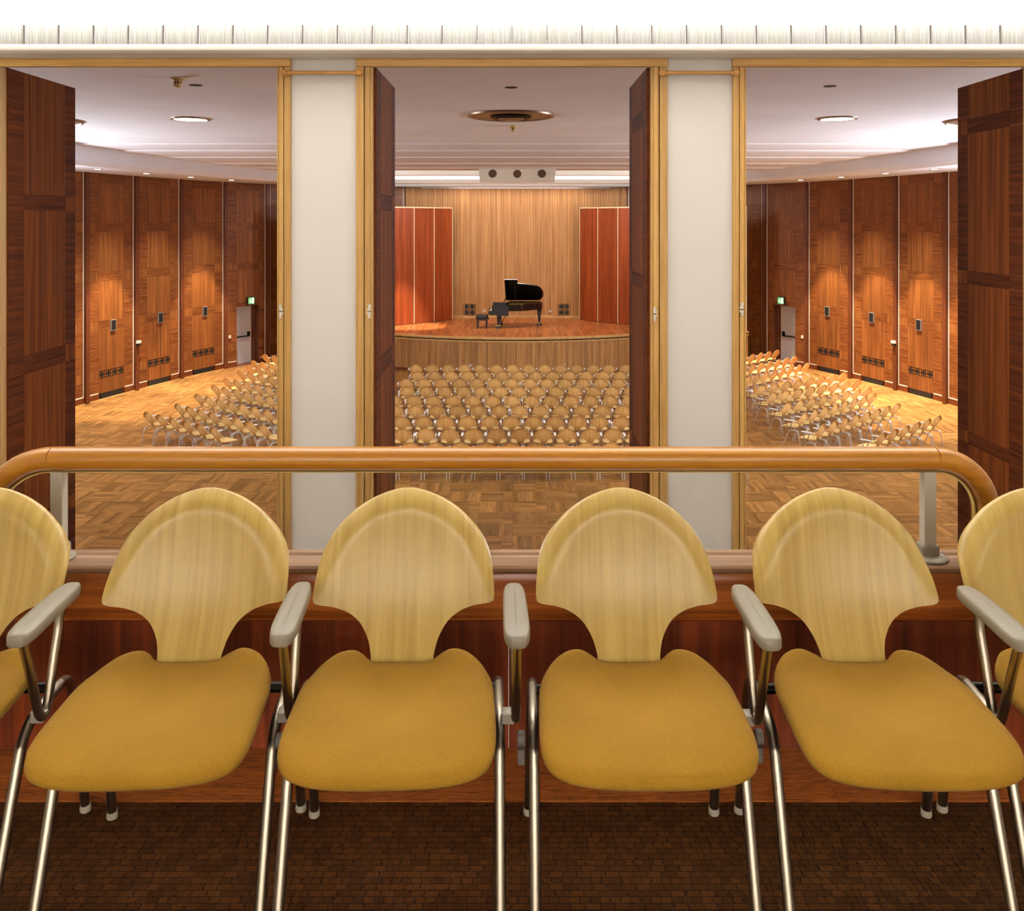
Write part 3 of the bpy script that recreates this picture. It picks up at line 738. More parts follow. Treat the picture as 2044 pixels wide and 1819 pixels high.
def local(o, par): o.location = Vector(o.location)-par.location; return o
local(dk.build('deck', 'deck', stage), stage)
ns = MB().loft([[(x, sfront(x)-0.05, ST-0.06), (x, sfront(x)-0.06, ST-0.03), (x, sfront(x)-0.05, ST+0.004), (x, sfront(x)+0.22, ST+0.004), (x, sfront(x)+0.22, ST-0.06)] for x in xsS])
local(ns.build('nosing', 'nosing', stage), stage)
l2_ = MB().loft([[(x, sfront(x)-0.025, ST-0.16), (x, sfront(x)-0.03, ST-0.12), (x, sfront(x)-0.025, ST-0.10), (x, sfront(x)+0.06, ST-0.10), (x, sfront(x)+0.06, ST-0.16)] for x in xsS])
local(l2_.build('edge_moulding', 'nosing', stage), stage)
# front face: separate upright boards across the visible part, each reeded
nb = 104
for i in range(nb):
    a = -8.52+17.04*i/nb; b = -8.52+17.04*(i+1)/nb; c = (a+b)/2; ya, yb = sfront(a), sfront(b)
    ang = math.atan2(yb-ya, b-a); wd = math.hypot(b-a, yb-ya); mb = MB()
    prof_ = [(0.001, 0.03), (0.001, 0.006), (0.006, 0.0), (wd/2-0.008, 0.0), (wd/2-0.003, 0.007), (wd/2+0.003, 0.007), (wd/2+0.008, 0.0), (wd-0.006, 0.0), (wd-0.001, 0.006), (wd-0.001, 0.03)]
    mb.loft([[(x-wd/2, y, z) for x, y in prof_] for z in (0.06, ST-HF-0.10)])
    o = mb.build('front_board', 'stage_front', stage, loc=(c, (ya+yb)/2-34, 0), rz=ang)
pl_ = MB().loft([[(x, sfront(x)-0.03, HF), (x, sfront(x)-0.03, HF+0.07), (x, sfront(x)+0.05, HF+0.07), (x, sfront(x)+0.05, HF)] for x in xsS])
local(pl_.build('plinth', 'base', stage), stage)
for xp, lab in ((940, 'pale double socket low on the stage front, left one'), (1126, 'pale double socket low on the stage front, right one')):
    x = px(xp, 31.4); y = sfront(x)-0.012
    t_ = thing('socket', (x, y, HF+0.27), lab, 'socket')
    B(-0.055, 0.055, -0.012, 0.0, -0.035, 0.035).build('plate', 'ivory', t_)
    for q in (-1, 1): MB().lathe([(0.018, -0.016), (0.018, -0.011)], 10, (q*0.026, 0, 0), 'Y').build('hole', 'black', t_)

# back wall of upright reeds
def bwall(x): return 37.62-0.57*(abs(x)/4.55)**2
bw = MB(); ring0 = []
nR = 124; pit = 9.1/nR
for i in range(nR):
    x = -4.55+i*pit
    for fx, dy in ((0.0, 0.014), (0.14, 0.002), (0.5, -0.004), (0.86, 0.002)): ring0.append((x+fx*pit, bwall(x+fx*pit)+dy))
ring0.append((4.55, bwall(4.55)+0.014))
bw.loft([[(x, y, ST) for x, y in ring0]+[(4.55, 37.95, ST), (-4.55, 37.95, ST)], [(x, y, SOFF) for x, y in ring0]+[(4.55, 37.95, SOFF), (-4.55, 37.95, SOFF)]])
wb = struct('wall_back', bw, 'stage_wall', 'reeded light brown wall behind the stage')
struct('wall_back_upper', B(-9, 9, 37.75, 37.95, SOFF, HC+0.3), 'white_paint')
MB().loft([[(x, bwall(x)-0.04, ST), (x, bwall(x)-0.04, ST+0.11), (x, bwall(x), ST+0.11), (x, bwall(x), ST)] for x in [-4.5+0.45*i for i in range(21)]]).build('baseboard', 'nosing', wb)
for xp, lab in ((936.5, 'square cross-patterned vent grille left of the piano'), (1126.5, 'square cross-patterned vent grille right of the piano')):
    x = px(xp, 37.5); y = bwall(x)-0.02; z0 = pz(630, 37.5); sz = 0.50
    t_ = thing('vent_grille', (x-sz/2, y, z0), lab, 'vent')
    B(0, sz, 0.0, 0.01, 0, sz).build('dark_back', 'black', t_)
    for r in range(2):
        lat = MB(); grille(lat, sz, sz/2, 2, 0.012); lat.build('lattice', 'stage_front', t_, loc=(0, -0.012, r*sz/2))
for xp, yp, lab in ((966.5, 621, 'white double socket behind the piano bench'), (1098.5, 621.5, 'white double socket right of the piano tail')):
    x = px(xp, 37.5); t_ = thing('socket', (x, bwall(x)-0.008, pz(yp, 37.5)), lab, 'socket')
    B(-0.055, 0.055, -0.012, 0.0, -0.035, 0.035).build('plate', 'ivory', t_)
    for q in (-1, 1): MB().lathe([(0.016, -0.015), (0.016, -0.011)], 10, (q*0.026, 0, 0), 'Y').build('hole', 'dark_steel', t_)

# folding side screens
SP = [(2.63, 36.78), (3.30, 36.0), (4.02, 35.27), (4.79, 34.6), (5.62, 34.02), (6.5, 33.58), (7.47, 33.28), (8.49, 33.1)]
for side, s in (('left', -1), ('right', 1)):
    t_ = thing('folding_screen', (s*4.02, 35.27, ST), 'tall red-brown folding screen on the %s of the stage' % side, 'screen')
    zt = 2.06-ST
    for i, (a, b) in enumerate(zip(SP, SP[1:])):
        A, Bv = mirror(a, s), mirror(b, s); d = (Bv-A); L = d.length; ang = math.atan2(d.y, d.x); o_ = A-Vector((s*4.02, 35.27, 0))
        lf = B(0.016, L-0.016, -0.025, 0.025, 0.03, zt-0.04).build('leaf', 'screen', t_, loc=(o_.x, o_.y, 0), rz=ang)
        B(0.0, L, -0.03, 0.03, zt-0.045, zt).build('top_rail', 'pale_trim', lf)
        B(-0.014, 0.014, -0.032, 0.032, 0.03, zt-0.045).build('edge_strip', 'pale_trim', lf)
        B(0.0, L, -0.028, 0.028, 0.0, 0.03).build('foot_rail', 'post', lf)
    B(L-0.03, L+0.03, -0.035, 0.035, 0.0, zt).build('end_strip', 'pale_trim', lf)

# stepped ceiling over the stage with lamps hidden above each step
STEPS = [(32.0, 3.32, 3.11), (33.5, 3.24, 3.04), (35.0, 3.18, 2.97), (36.5, 3.10, 2.90)]
for k, (y, zt, zb) in enumerate(STEPS):
    pr = [(y, zt), (y, zb+0.05), (y+0.03, zb+0.01), (y+0.10, zb), (y+0.20, zb), (y+0.26, zb+0.04), (y+0.26, zt)]
    o = struct('ceiling_step_%d' % (k+1), MB().loft([[(x, q[0], q[1]) for q in pr] for x in (-8.2, 8.2)]), 'white_paint', None, 40)
    yl = (31.35 if k == 0 else STEPS[k-1][0]+0.35)
    lamp('step_area', 'AREA', (0, yl, zt-0.03), P_STEP, NEUT, None, (PI/2-0.35, 0, 0), shape='RECTANGLE', size=14, size_y=0.05)
struct('ceiling_stage', B(-9.5, 9.5, 31.2, 37.75, 3.40, 3.9), 'white_paint')
struct('ceiling_stage_edge', B(-8.2, 8.2, 37.2, 37.75, SOFF-0.03, SOFF+0.02), 'hall_ceiling')
lamp('stage_wall_area', 'AREA', (0, 36.9, 2.86), P_STAGEWALL, NEUT, None, (0.26, 0, 0), shape='RECTANGLE', size=5.4, size_y=0.08)
lamp('stage_flood', 'AREA', (0, 32.6, 3.12), P_FLOOD, NEUT, None, (0.35, 0, 0), shape='RECTANGLE', size=9.0, size_y=0.25)
lamp('stage_spot_left', 'SPOT', (-3.6, 32.9, 2.9), P_SPOT_STAGE, NEUT, None, (Vector((-3.9, 34.5, ST))-Vector((-3.6, 32.9, 2.9))).to_track_quat('-Z', 'Y').to_euler(), spot_size=math.radians(30), spot_blend=0.7, shadow_soft_size=0.08)

# hanging speaker cluster
ZS = 30.2
t_ = thing('speaker_cluster', (px(1032.5, ZS), ZS, pz(363, ZS)), 'long pale loudspeaker box with three round grilles above the stage', 'loudspeaker')
wS = 149*ZS/F; hS = 0.46
for k, (xa, xb, r0, r1) in enumerate(((-0.5, -0.17, 0.0, 0.22), (-0.17, 0.17, 0.22, 0.22), (0.17, 0.5, 0.22, 0.0))):
    xa, xb = xa*wS, xb*wS; sk = 0.06*wS*0.5
    mb = MB(); lean = 0.10
    ta = xa-(0.045 if k == 0 else 0); tb = xb+(0.045 if k == 2 else 0)
    mb.add([(xa, r0, 0), (xb, r1, 0), (tb, r1-lean, hS), (ta, r0-lean, hS), (xa, r0+0.3, 0), (xb, r1+0.3, 0), (tb, r1+0.3, hS), (ta, r0+0.3, hS)], [(0, 1, 2, 3), (5, 4, 7, 6), (4, 0, 3, 7), (1, 5, 6, 2), (3, 2, 6, 7), (4, 5, 1, 0)])
    mb.build('cabinet', 'speaker_white', t_)
    f = {0: -0.33, 1: 0.0, 2: 0.33}[k]*wS
    g = MB(); cy = (r0+r1)/2-lean*0.5-0.012
    if k == 0: cy = r0+(r1-r0)*((f-xa)/(xb-xa))-lean*0.6-0.012
    if k == 2: cy = r0+(r1-r0)*((f-xa)/(xb-xa))-lean*0.6-0.012
    g.lathe([(0.14, 0.02), (0.14, 0.0), (0.125, -0.008), (0.0005, -0.012)], 24, (0, 0, 0), 'Y')
    o = g.build('round_grille', 'speaker_cloth', t_, 40, loc=(f, cy, hS*0.60), rz=(math.atan2(r1-r0, xb-xa)))
    o.rotation_euler.x = math.atan2(lean, hS)
for x in (-0.9, 0.9): MB().tube([(x, 0.25, hS-0.02), (x, 0.25, 0.9)], 0.012, 8).build('hanger', 'alu_dull', t_)

# ================================================================== PIANO AND BENCH
PX0, PY0 = 0.0, 33.75
pn = thing('grand_piano', (0, 34.4, ST), 'black grand piano with open lid in the middle of the stage', 'piano')
def prel(mb, nm, mat, smooth=False, par=None):
    mb.v = [(x, y-34.4, z-ST) for x, y, z in mb.v]
    return mb.build(nm, mat, par or pn, smooth)
yn, yf = 33.72, 35.2
curve = catmull([(0.05, yn, 0), (0.22, yn+0.03, 0), (0.42, yn+0.20, 0), (0.62, yn+0.42, 0), (0.80, yn+0.56, 0), (0.95, yn+0.74, 0), (1.03, yn+1.0, 0), (1.03, yn+1.24, 0), (0.95, yn+1.42, 0), (0.80, yf, 0)], 4)
rim = [(-0.30, yn)]+[(p.x, p.y) for p in curve]+[(-0.30, yf)]
zr0, zr1 = pz(620, 34), pz(606.5, 34)
prel(MB().prism(rim, zr0, zr1), 'case', 'piano', 35)
ins = [(0.5*(x-0.3)*0.94+0.5*(x-0.3)*0.94+0.3, (y-34.46)*0.93+34.46) for x, y in rim]
prel(MB().prism(ins, zr1, zr1+0.006), 'soundboard', 'brass')
# keyboard end: cheeks, keybed, fallboard, keys
zk = pz(621, 34)
cheek = [(-1.05, zk-0.06), (-1.05, zk), (-0.92, zk+0.03), (-0.90, zk+0.23), (-0.28, zk+0.23), (-0.28, zk-0.16), (-0.62, zk-0.15), (-0.86, zk-0.09)]
for ya, yb in ((yn-0.01, yn+0.11), (yf-0.10, yf+0.01)):
    prel(MB().loft([[(x, ya, z) for x, z in cheek], [(x, yb, z) for x, z in cheek]]), 'cheek', 'satin_black')
prel(B(-1.03, -0.3, yn+0.1, yf-0.1, zk-0.14, zk-0.02), 'keybed', 'satin_black')
prel(B(-0.98, -0.80, yn+0.12, yf-0.12, zk-0.02, zk+0.012), 'keyboard', 'ivory')
prel(B(-0.80, -0.76, yn+0.12, yf-0.12, zk-0.02, zk+0.20), 'fallboard', 'piano')
# music desk
prel(B(-0.80, -0.35, yn+0.12, yf-0.12, zk+0.20, zk+0.24), 'desk_shelf', 'satin_black')
prel(MB().box(-0.78, -0.38, yn+0.10, yn+0.14, zk+0.24, zk+0.33), 'desk_rail', 'satin_black')
prel(MB().loft([[(-0.52, y, zk+0.24), (-0.49, y, zk+0.24), (-0.40, y, zk+0.44), (-0.43, y, zk+0.44)] for y in (yn+0.35, yf-0.35)]), 'music_desk', 'piano')
# lid: hinged along the far side
al = math.radians(36)
lidout = [(-0.44, yn-0.02), (0.04, yn-0.02)]+[(p.x+0.02, p.y-0.0+0.0) for p in curve[9:]]+[(-0.44, yf+0.01)]
lidout = [(-0.44, yn-0.03), (0.05, yn-0.03), (0.06, yn+0.24)]+[(p.x+0.02, p.y) for p in catmull([(0.06, yn+0.24, 0), (0.35, yn+0.29, 0), (0.62, yn+0.36, 0), (0.82, yn+0.44, 0), (0.97, yn+0.66, 0), (1.04, yn+0.95, 0), (1.02, yn+1.25, 0), (0.92, yf, 0)], 4)][1:]+[(-0.40, yf+0.01)]
def rot(x, y, z): dy = y-(yf+0.01); return (x, yf+0.01+dy*math.cos(al)+z*math.sin(al), zr1+0.02-dy*math.sin(al)+z*math.cos(al))
prel(MB().loft([[rot(x, y, 0) for x, y in lidout], [rot(x, y, 0.02) for x, y in lidout]]), 'lid', 'piano')
prel(MB().tube([(0.0, yn+0.06, zr1), rot(-0.06, yn+0.10, 0)], 0.011, 8), 'lid_prop', 'piano')
for x in (-0.34, 0.72): prel(MB().box(x-0.02, x+0.02, yf-0.05, yf+0.03, zr1, zr1+0.04), 'lid_hinge', 'brass')
# legs with casters
def pleg(x, y):
    zt = zr0+0.02
    g = MB().loft([[(x+sx*w_, y+sy*w_, z) for sx, sy in ((-1, -1), (1, -1), (1, 1), (-1, 1))] for w_, z in ((0.10, zt), (0.10, zt-0.06), (0.075, zt-0.10), (0.042, ST+0.16), (0.05, ST+0.15), (0.05, ST+0.12))])
    o = prel(g, 'leg', 'satin_black')
    m2_ = MB().lathe([(0.028, -0.02), (0.05, -0.02), (0.05, 0.02), (0.028, 0.02)], 16, (x-0.05, y-0.02, ST+0.05), 'Y'); prel(m2_, 'caster_wheel', 'black_metal', 40, o)
    m3_ = MB().lathe([(0.028, -0.02), (0.05, -0.02), (0.05, 0.02), (0.028, 0.02)], 16, (x+0.06, y+0.02, ST+0.05), 'Y'); prel(m3_, 'caster_wheel', 'black_metal', 40, o)
    prel(MB().box(x-0.11, x+0.11, y-0.03, y+0.03, ST+0.09, ST+0.12), 'caster_frame', 'brass', False, o)
pleg(-0.66, yn+0.08); pleg(-0.62, yf-0.1); pleg(0.90, yf-0.45)
prel(MB().tube([(-0.25, yn+0.74, zr0), (-0.55, yn+0.74, ST+0.16)], 0.014, 8), 'lyre_brace', 'satin_black')
prel(MB().box(-0.66, -0.60, yn+0.62, yn+0.86, ST+0.10, ST+0.20).box(-0.65, -0.61, yn+0.66, yn+0.69, ST+0.2, zr0-0.05).box(-0.65, -0.61, yn+0.79, yn+0.82, ST+0.2, zr0-0.05), 'pedal_lyre', 'satin_black')
for k in range(3): prel(MB().box(-0.78, -0.64, yn+0.66+k*0.06, yn+0.69+k*0.06, ST+0.07, ST+0.085), 'pedal', 'brass')
be = thing('piano_bench', (px(962.5, 34.0), 34.05, ST), 'black cushioned piano bench in front of the keyboard', 'bench')
cu = []
for sc_, z in ((0.90, 0.36), (1.0, 0.375), (1.03, 0.42), (1.0, 0.475), (0.9, 0.50), (0.6, 0.505)):
    cu.append([(0.225*sc_*math.copysign(abs(math.cos(a))**0.35, math.cos(a)), 0.32*sc_*math.copysign(abs(math.sin(a))**0.35, math.sin(a)), z) for a in [2*PI*k/32 for k in range(32)]])
MB().loft(cu).build('cushion', 'satin_black', be, True)
for k in range(6): MB().lathe([(0.012, 0.0), (0.006, 0.006)], 8, (-0.12+0.12*(k % 3), -0.12+0.24*(k//3), 0.503)).build('button', 'black', be)
B(-0.20, 0.20, -0.29, 0.29, 0.30, 0.37).build('apron', 'satin_black', be)
for sx in (-1, 1):
    for sy in (-1, 1):
        MB().loft([[(sx*0.165+a*w_, sy*0.255+b*w_, z) for a, b in ((-1, -1), (1, -1), (1, 1), (-1, 1))] for w_, z in ((0.022, 0.0), (0.034, 0.32))]).build('leg', 'satin_black', be)
    MB().lathe([(0.03, -0.02), (0.035, 0.0), (0.03, 0.02)], 14, (sx*0.235, 0.1, 0.335), 'X').build('knob', 'satin_black', be)

# ================================================================== CEILING FITTINGS
def pcl(xp, yp):       # a point of the flat ceiling seen at a pixel
    Z = (HC-EYE)*F/(HY-yp); return px(xp, Z), Z
for xp, yp, lab in ((380, 237, 'round white ceiling lamp seen in the left opening'), (1672, 236, 'round white ceiling lamp seen in the right opening')):
    x, y = pcl(xp, yp)
    t_ = thing('ceiling_lamp', (x, y, HC), lab, 'lamp')
    MB().lathe([(0.30, 0.01), (0.375, 0.01), (0.365, -0.02), (0.32, -0.028), (0.30, 0.0)], 36).build('rim', 'metal_ring', t_, 40)
    MB().lathe([(0.305, 0.0), (0.30, -0.018), (0.0005, -0.022)], 36).build('lens', 'lens', t_, 40)
    lamp('ceiling_lamp_light', 'AREA', (x, y, HC-0.04), P_DISC, COOL, t_, shape='DISK', size=0.66)
# the further lamps of the same kind, above the part of the hall that the openings do not show
for x, y in ((-2.4, 12.0), (2.4, 12.0), (-7.0, 11.2), (7.0, 11.2)):
    t_ = thing('ceiling_lamp', (x, y, HC), 'round white ceiling lamp hidden above the %s opening' % {-7.0: 'left', -2.4: 'left part of the centre', 2.4: 'right part of the centre', 7.0: 'right'}[x], 'lamp', 0, 'ceiling lamps out of view')
    MB().lathe([(0.30, 0.01), (0.375, 0.01), (0.365, -0.02), (0.32, -0.028), (0.30, 0.0)], 24).build('rim', 'metal_ring', t_, 40)
    MB().lathe([(0.305, 0.0), (0.30, -0.018), (0.0005, -0.022)], 24).build('lens', 'lens', t_, 40)
    lamp('ceiling_lamp_light', 'AREA', (x, y, HC-0.04), P_DISC*0.3, NEUT, t_, shape='DISK', size=0.66)
for xp, yp, lab in ((1020, 230, 'large round air diffuser in the ceiling above the stage view'), (77, 240, 'round air diffuser half hidden by the far left door'), (1975, 240, 'round air diffuser half hidden by the far right door')):
    x, y = pcl(xp, yp); t_ = thing('air_diffuser', (x, y, HC), lab, 'air vent')
    MB().lathe([(0.73, 0.0), (0.80, -0.002), (0.79, -0.032), (0.75, -0.04), (0.73, -0.02)], 48).build('rim', 'metal_ring', t_, 40)
    MB().lathe([(0.75, -0.003), (0.45, -0.012), (0.0005, -0.014)], 48).build('dish', 'speaker_cloth', t_, 40)
    MB().lathe([(0.38, -0.03), (0.39, -0.045), (0.33, -0.075), (0.27, -0.06), (0.27, -0.03)], 36).build('inner_ring', 'dark_steel', t_, 40)
    MB().lathe([(0.24, -0.03), (0.25, -0.075), (0.15, -0.10), (0.0005, -0.105)], 30).build('centre_plate', 'metal_ring', t_, 40)
for xp, yp, lab in ((390, 170, 'small dark hole in the ceiling beside the smoke detector'), (1020, 174.5, 'small dark hole in the ceiling of the centre opening'), (1657, 172, 'small dark hole in the ceiling of the right opening')):
    x, y = pcl(xp, yp); tag(MB().lathe([(0.085, 0.004), (0.095, -0.003), (0.09, -0.006), (0.0005, -0.005)], 20).build('ceiling_hole', 'black', None, 40, loc=(x, y, HC)), lab, 'hole')
for xp, yp, r, lab in ((355, 156, 0.095, 'cream smoke detector on the ceiling of the left opening'), (1024, 251, 0.095, 'cream smoke detector below the large air diffuser')):
    x, y = pcl(xp, yp); t_ = thing('smoke_detector', (x, y, HC), lab, 'detector')
    MB().lathe([(r, 0.0), (r, -0.018), (r*0.8, -0.03), (r*0.62, -0.045)], 24).build('base', 'cream_plastic', t_, 40)
    MB().lathe([(r*0.5, -0.045), (r*0.5, -0.085)], 24).build('slot_ring', 'black', t_)
    for k in range(8):
        a = k*PI/4; MB().box(r*0.47, r*0.6, -0.012, 0.012, -0.088, -0.042).build('rib', 'cream_plastic', t_, rz=a)
    MB().lathe([(r*0.62, -0.085), (r*0.6, -0.11), (r*0.3, -0.125), (0.0005, -0.128)], 24).build('cap', 'cream_plastic', t_, 40)
# projectors added out of view above the openings to light the chair backs
for x in (-4.6, 0.0, 4.6):
    t_ = thing('projector', (x, 4.75, 3.30), 'black stage projector hidden above the %s opening' % {-4.6: 'left', 0.0: 'centre', 4.6: 'right'}[x], 'projector', 0, 'projectors out of view')
    q = (Vector((x*0.75, 23.5, HF))-Vector((x, 4.75, 3.25))).to_track_quat('-Z', 'Y').to_euler()
    o = MB().lathe([(0.10, 0.25), (0.11, 0.0), (0.13, -0.12), (0.125, -0.125), (0.09, 0.0)], 16).build('housing', 'black_metal', t_, 40); o.rotation_euler = q
    MB().box(-0.02, 0.02, -0.02, 0.02, 0.0, HC-3.30).build('bracket', 'black_metal', t_)
    l_ = lamp('projector_beam', 'SPOT', (x, 4.75, 3.25), P_FILL_PROJ, NEUT, t_, q, spot_size=math.radians(27), spot_blend=0.55, shadow_soft_size=0.12)
# soffit downlights
spot_px = {'left': [(199, 338, 0), (295, 346, 1), (387, 353, 0), (473, 359, 1)], 'right': [(1864, 336.5, 1), (1772, 344, 1), (1683, 351.5, 1), (1601, 357, 1)]}
for side in ('left', 'right'):
    s = -1 if side == 'left' else 1
    for k, (xp, yp, on) in enumerate(spot_px[side]):
        bi = 5+k
        A, d, inn, L, ang, cols = spots_info[(side, bi)]
        q = A+d*(L*0.40)+inn*1.38
        t_ = thing('downlight', (q.x, q.y, SOFF), 'small recessed downlight in the %s soffit, %s from the gallery' % (side, ORD[k]), 'downlight', 0, 'soffit downlights')
        MB().lathe([(0.10, 0.004), (0.125, -0.002), (0.12, -0.012), (0.10, -0.012)], 20).build('rim', 'metal_ring', t_, 40)
        MB().lathe([(0.10, -0.004), (0.09, -0.012), (0.0005, -0.014)], 20).build('lens', 'lens_small', t_, 40)
        wl = lamp('downlight_wide', 'SPOT', (q.x, q.y, SOFF-0.04), P_WIDE, NEUT, t_, spot_size=math.radians(84), spot_blend=1.0, shadow_soft_size=0.10)
        if on:
            lamp('downlight_beam', 'SPOT', (q.x, q.y, SOFF-0.05), P_SPOT, WARM, t_, (0, 0, 0), spot_size=math.radians(52), spot_blend=0.3, shadow_soft_size=0.04)
        else:
            lamp('downlight_beam', 'SPOT', (q.x, q.y, SOFF-0.05), P_SPOT*0.15, WARM, t_, (0, 0, 0), spot_size=math.radians(24), spot_blend=0.8, shadow_soft_size=0.05)

# ================================================================== CHAIRS
BK = [(0.425, 0.0700), (0.441, 0.0700), (0.455, 0.0716), (0.482, 0.0810), (0.5115, 0.1015), (0.532, 0.1297), (0.5445, 0.162), (0.5505, 0.188), (0.5555, 0.2025), (0.562, 0.2075), (0.5755, 0.2084), (0.613, 0.2050), (0.65, 0.1960), (0.69, 0.1736), (0.7315, 0.1340), (0.758, 0.0939), (0.772, 0.062), (0.780, 0.035), (0.784, 0.012)]
def back_y(x, z):
    pts = [(0.42, 0.012), (0.44, 0.0), (0.50, -0.043), (0.56, -0.074), (0.62, -0.094), (0.69, -0.112), (0.79, -0.132)]
    y = -0.135*(1-math.exp(-(z-0.44)/0.14))
    y += 0.034*(x/0.21)**2
    zr = max(0.0, z-0.56)/0.225; rho = math.sqrt((x/0.21)**2+zr*zr)
    k = max(0.0, (rho-0.79)/0.21)
    return y-0.040*k**2*sstep(zr/0.45)
def backrest(sub, cols, mat):
    pr = catmull([(z, h, 0) for z, h in BK], sub) if sub > 1 else [Vector((z, h, 0)) for z, h in BK]
    F_, K_ = [], []
    us = [-1+2*i/cols for i in range(cols+1)]
    th = 0.0105
    for p in pr:
        z, h = p.x, max(p.y, 0.001)
        F_.append([(u*h, back_y(u*h, z), z) for u in us]); K_.append([(u*h, back_y(u*h, z)-th, z-0.001) for u in us])
    mb = MB(); n = cols+1; R = len(pr); vs = [q for r in F_ for q in r]+[q for r in K_ for q in r]; o = R*n; fs = []
    for r in range(R-1):
        for c in range(cols):
            a = r*n+c; fs.append((a+1, a, a+n, a+n+1)); fs.append((o+a, o+a+1, o+a+n+1, o+a+n))
        fs.append((r*n, o+r*n, o+(r+1)*n, (r+1)*n)); e = r*n+cols; fs.append((o+e, e, e+n, o+e+n))
    for c in range(cols):
        fs.append((c, c+1, o+c+1, o+c)); t = (R-1)*n+c; fs.append((t+1, t, o+t, o+t+1))
    mb.add(vs, fs); me = mb.mesh('backrest', 55); me.materials.append(M[mat]); return me
SEAT = [(0.0, 0.002), (0.055, 0.001), (0.076, -0.006), (0.095, -0.025), (0.115, -0.033), (0.145, -0.020), (0.170, 0.008), (0.190, 0.045), (0.204, 0.10), (0.2070, 0.165), (0.2085, 0.225), (0.2085, 0.285), (0.2040, 0.325), (0.188, 0.357), (0.155, 0.377), (0.105, 0.388), (0.05, 0.392), (0.0, 0.393)]
def seat(sub, mat, rings=None):
    h = catmull([(x, y, 0) for x, y in SEAT], sub) if sub > 1 else [Vector((x, y, 0)) for x, y in SEAT]
    out = [(p.x, p.y) for p in h]+[(-p.x, p.y) for p in reversed(h[1:-1])]
    cx_, cy_ = 0.0, 0.185
    R = [(0.90, -0.024), (0.965, -0.022), (0.995, -0.015), (1.0, -0.007), (0.992, 0.001), (0.965, 0.007), (0.90, 0.011), (0.78, 0.012), (0.6, 0.009), (0.4, 0.006), (0.2, 0.004), (0.02, 0.004)] if sub > 1 else [(0.93, -0.024), (1.0, -0.010), (0.97, 0.004), (0.8, 0.010), (0.4, 0.006), (0.02, 0.004)]
    def zf(x, y):
        z = 0.440
        z -= 0.020*sstep((y-0.25)/0.15)**1.5 + 0.006*sstep((y-0.10)/0.3)
        z += 0.012*sstep((abs(x)-0.05)/0.08)*sstep((0.06-y)/0.08)
        z -= 0.006*math.exp(-(x/0.10)**2)*math.exp(-((y-0.12)/0.12)**2)
        return z
    mb = MB(); mb.loft([[(cx_+(x-cx_)*k, cy_+(y-cy_)*k, zf(cx_+(x-cx_)*k, cy_+(y-cy_)*k)+dz) for x, y in out] for k, dz in R])
    me = mb.mesh('seat', 60); me.materials.append(M[mat]); return me
LEGF = [(0.217, 0.289, 0.010), (0.2175, 0.167, 0.296), (0.218, 0.150, 0.333), (0.218, 0.122, 0.357), (0.218, 0.075, 0.368), (0.218, -0.030, 0.371)]
LEGR = [(0.218, -0.030, 0.371), (0.218, -0.062, 0.362), (0.219, -0.084, 0.334), (0.220, -0.100, 0.285), (0.223, -0.135, 0.10), (0.224, -0.150, 0.010)]
def leg(path, s, sub, n, r=0.0115, mat='chrome'):
    pp = [(s*x, y, z) for x, y, z in path]; me = MB().tube(catmull(pp, sub) if sub > 1 else pp, r, n).mesh('leg', True); me.materials.append(M[mat]); return me
AX = -0.252
def arm_tube(sub, n):
    p = [(AX, 0.218, 0.588), (AX, 0.185, 0.50), (AX, 0.156, 0.420), (AX, 0.142, 0.390), (AX, 0.124, 0.384), (AX, 0.106, 0.404), (AX, 0.075, 0.49), (AX, 0.056, 0.54), (AX, 0.050, 0.588)]
    me = MB().tube(catmull(p, sub) if sub > 1 else p, 0.0098, n).mesh('arm_tube', True); me.materials.append(M['chrome']); return me
def pad(n, mat='arm_pad'):
    out = []
    for k in range(n):
        a = 2*PI*k/n; c, s_ = math.cos(a), math.sin(a)
        out.append((0.0265*math.copysign(abs(c)**0.55, c), math.copysign(abs(s_)**0.45, s_)))
    rings = []
    for k, z in ((0.93, 0.0), (1.0, 0.003), (1.0, 0.015), (0.96, 0.021), (0.86, 0.0235), (0.5, 0.025), (0.03, 0.0255)):
        rings.append([(AX+x*k*(1.0+0.08*y), 0.112+y*(0.138-0.0265*(1-k)), 0.583+z+0.004*(1-y*y)) for x, y in out])
    me = MB().loft(rings).mesh('armrest', 50); me.materials.append(M[mat]); return me

# detailed chair in the gallery
HI = dict(backrest=backrest(4, 36, 'beech'), seat=seat(4, 'mustard'), lf={s: leg(LEGF, s, 4, 14) for s in (-1, 1)}, lr={s: leg(LEGR, s, 4, 14) for s in (-1, 1)}, at=arm_tube(4, 14), pad=pad(40))
def glide(x, y):
    mb = MB().lathe([(0.0125, 0.0), (0.0135, 0.004), (0.0125, 0.016), (0.0108, 0.022)], 14, (x, y, 0)); return mb
gl_m = {}
for s in (-1, 1):
    for nm, p in (('f', LEGF[0]), ('r', LEGR[-1])):
        me = glide(s*p[0], p[1]).mesh('foot_glide', 40); me.materials.append(M['glide']); gl_m[(s, nm)] = me
gallery = [(-1.263, 0.02, 'pale beech chair cut off by the left edge of the picture', math.radians(3)), (-0.738, 0.02, 'beech and mustard gallery chair, first whole one from the left', math.radians(3.5)),
           (-0.257, 0.02, 'beech and mustard gallery chair, second whole one from the left', math.radians(2)), (0.255, 0.02, 'beech and mustard gallery chair, third whole one from the left', 0.0),
           (0.762, 0.02, 'beech and mustard gallery chair, rightmost whole one, right post behind it', math.radians(-1.5)), (1.252, 0.02, 'pale beech chair cut off by the right edge of the picture', math.radians(-3))]
def mesh_of(mb, nm, mat, smooth=40):
    me = mb.mesh(nm, smooth); me.materials.append(M[mat]); return me
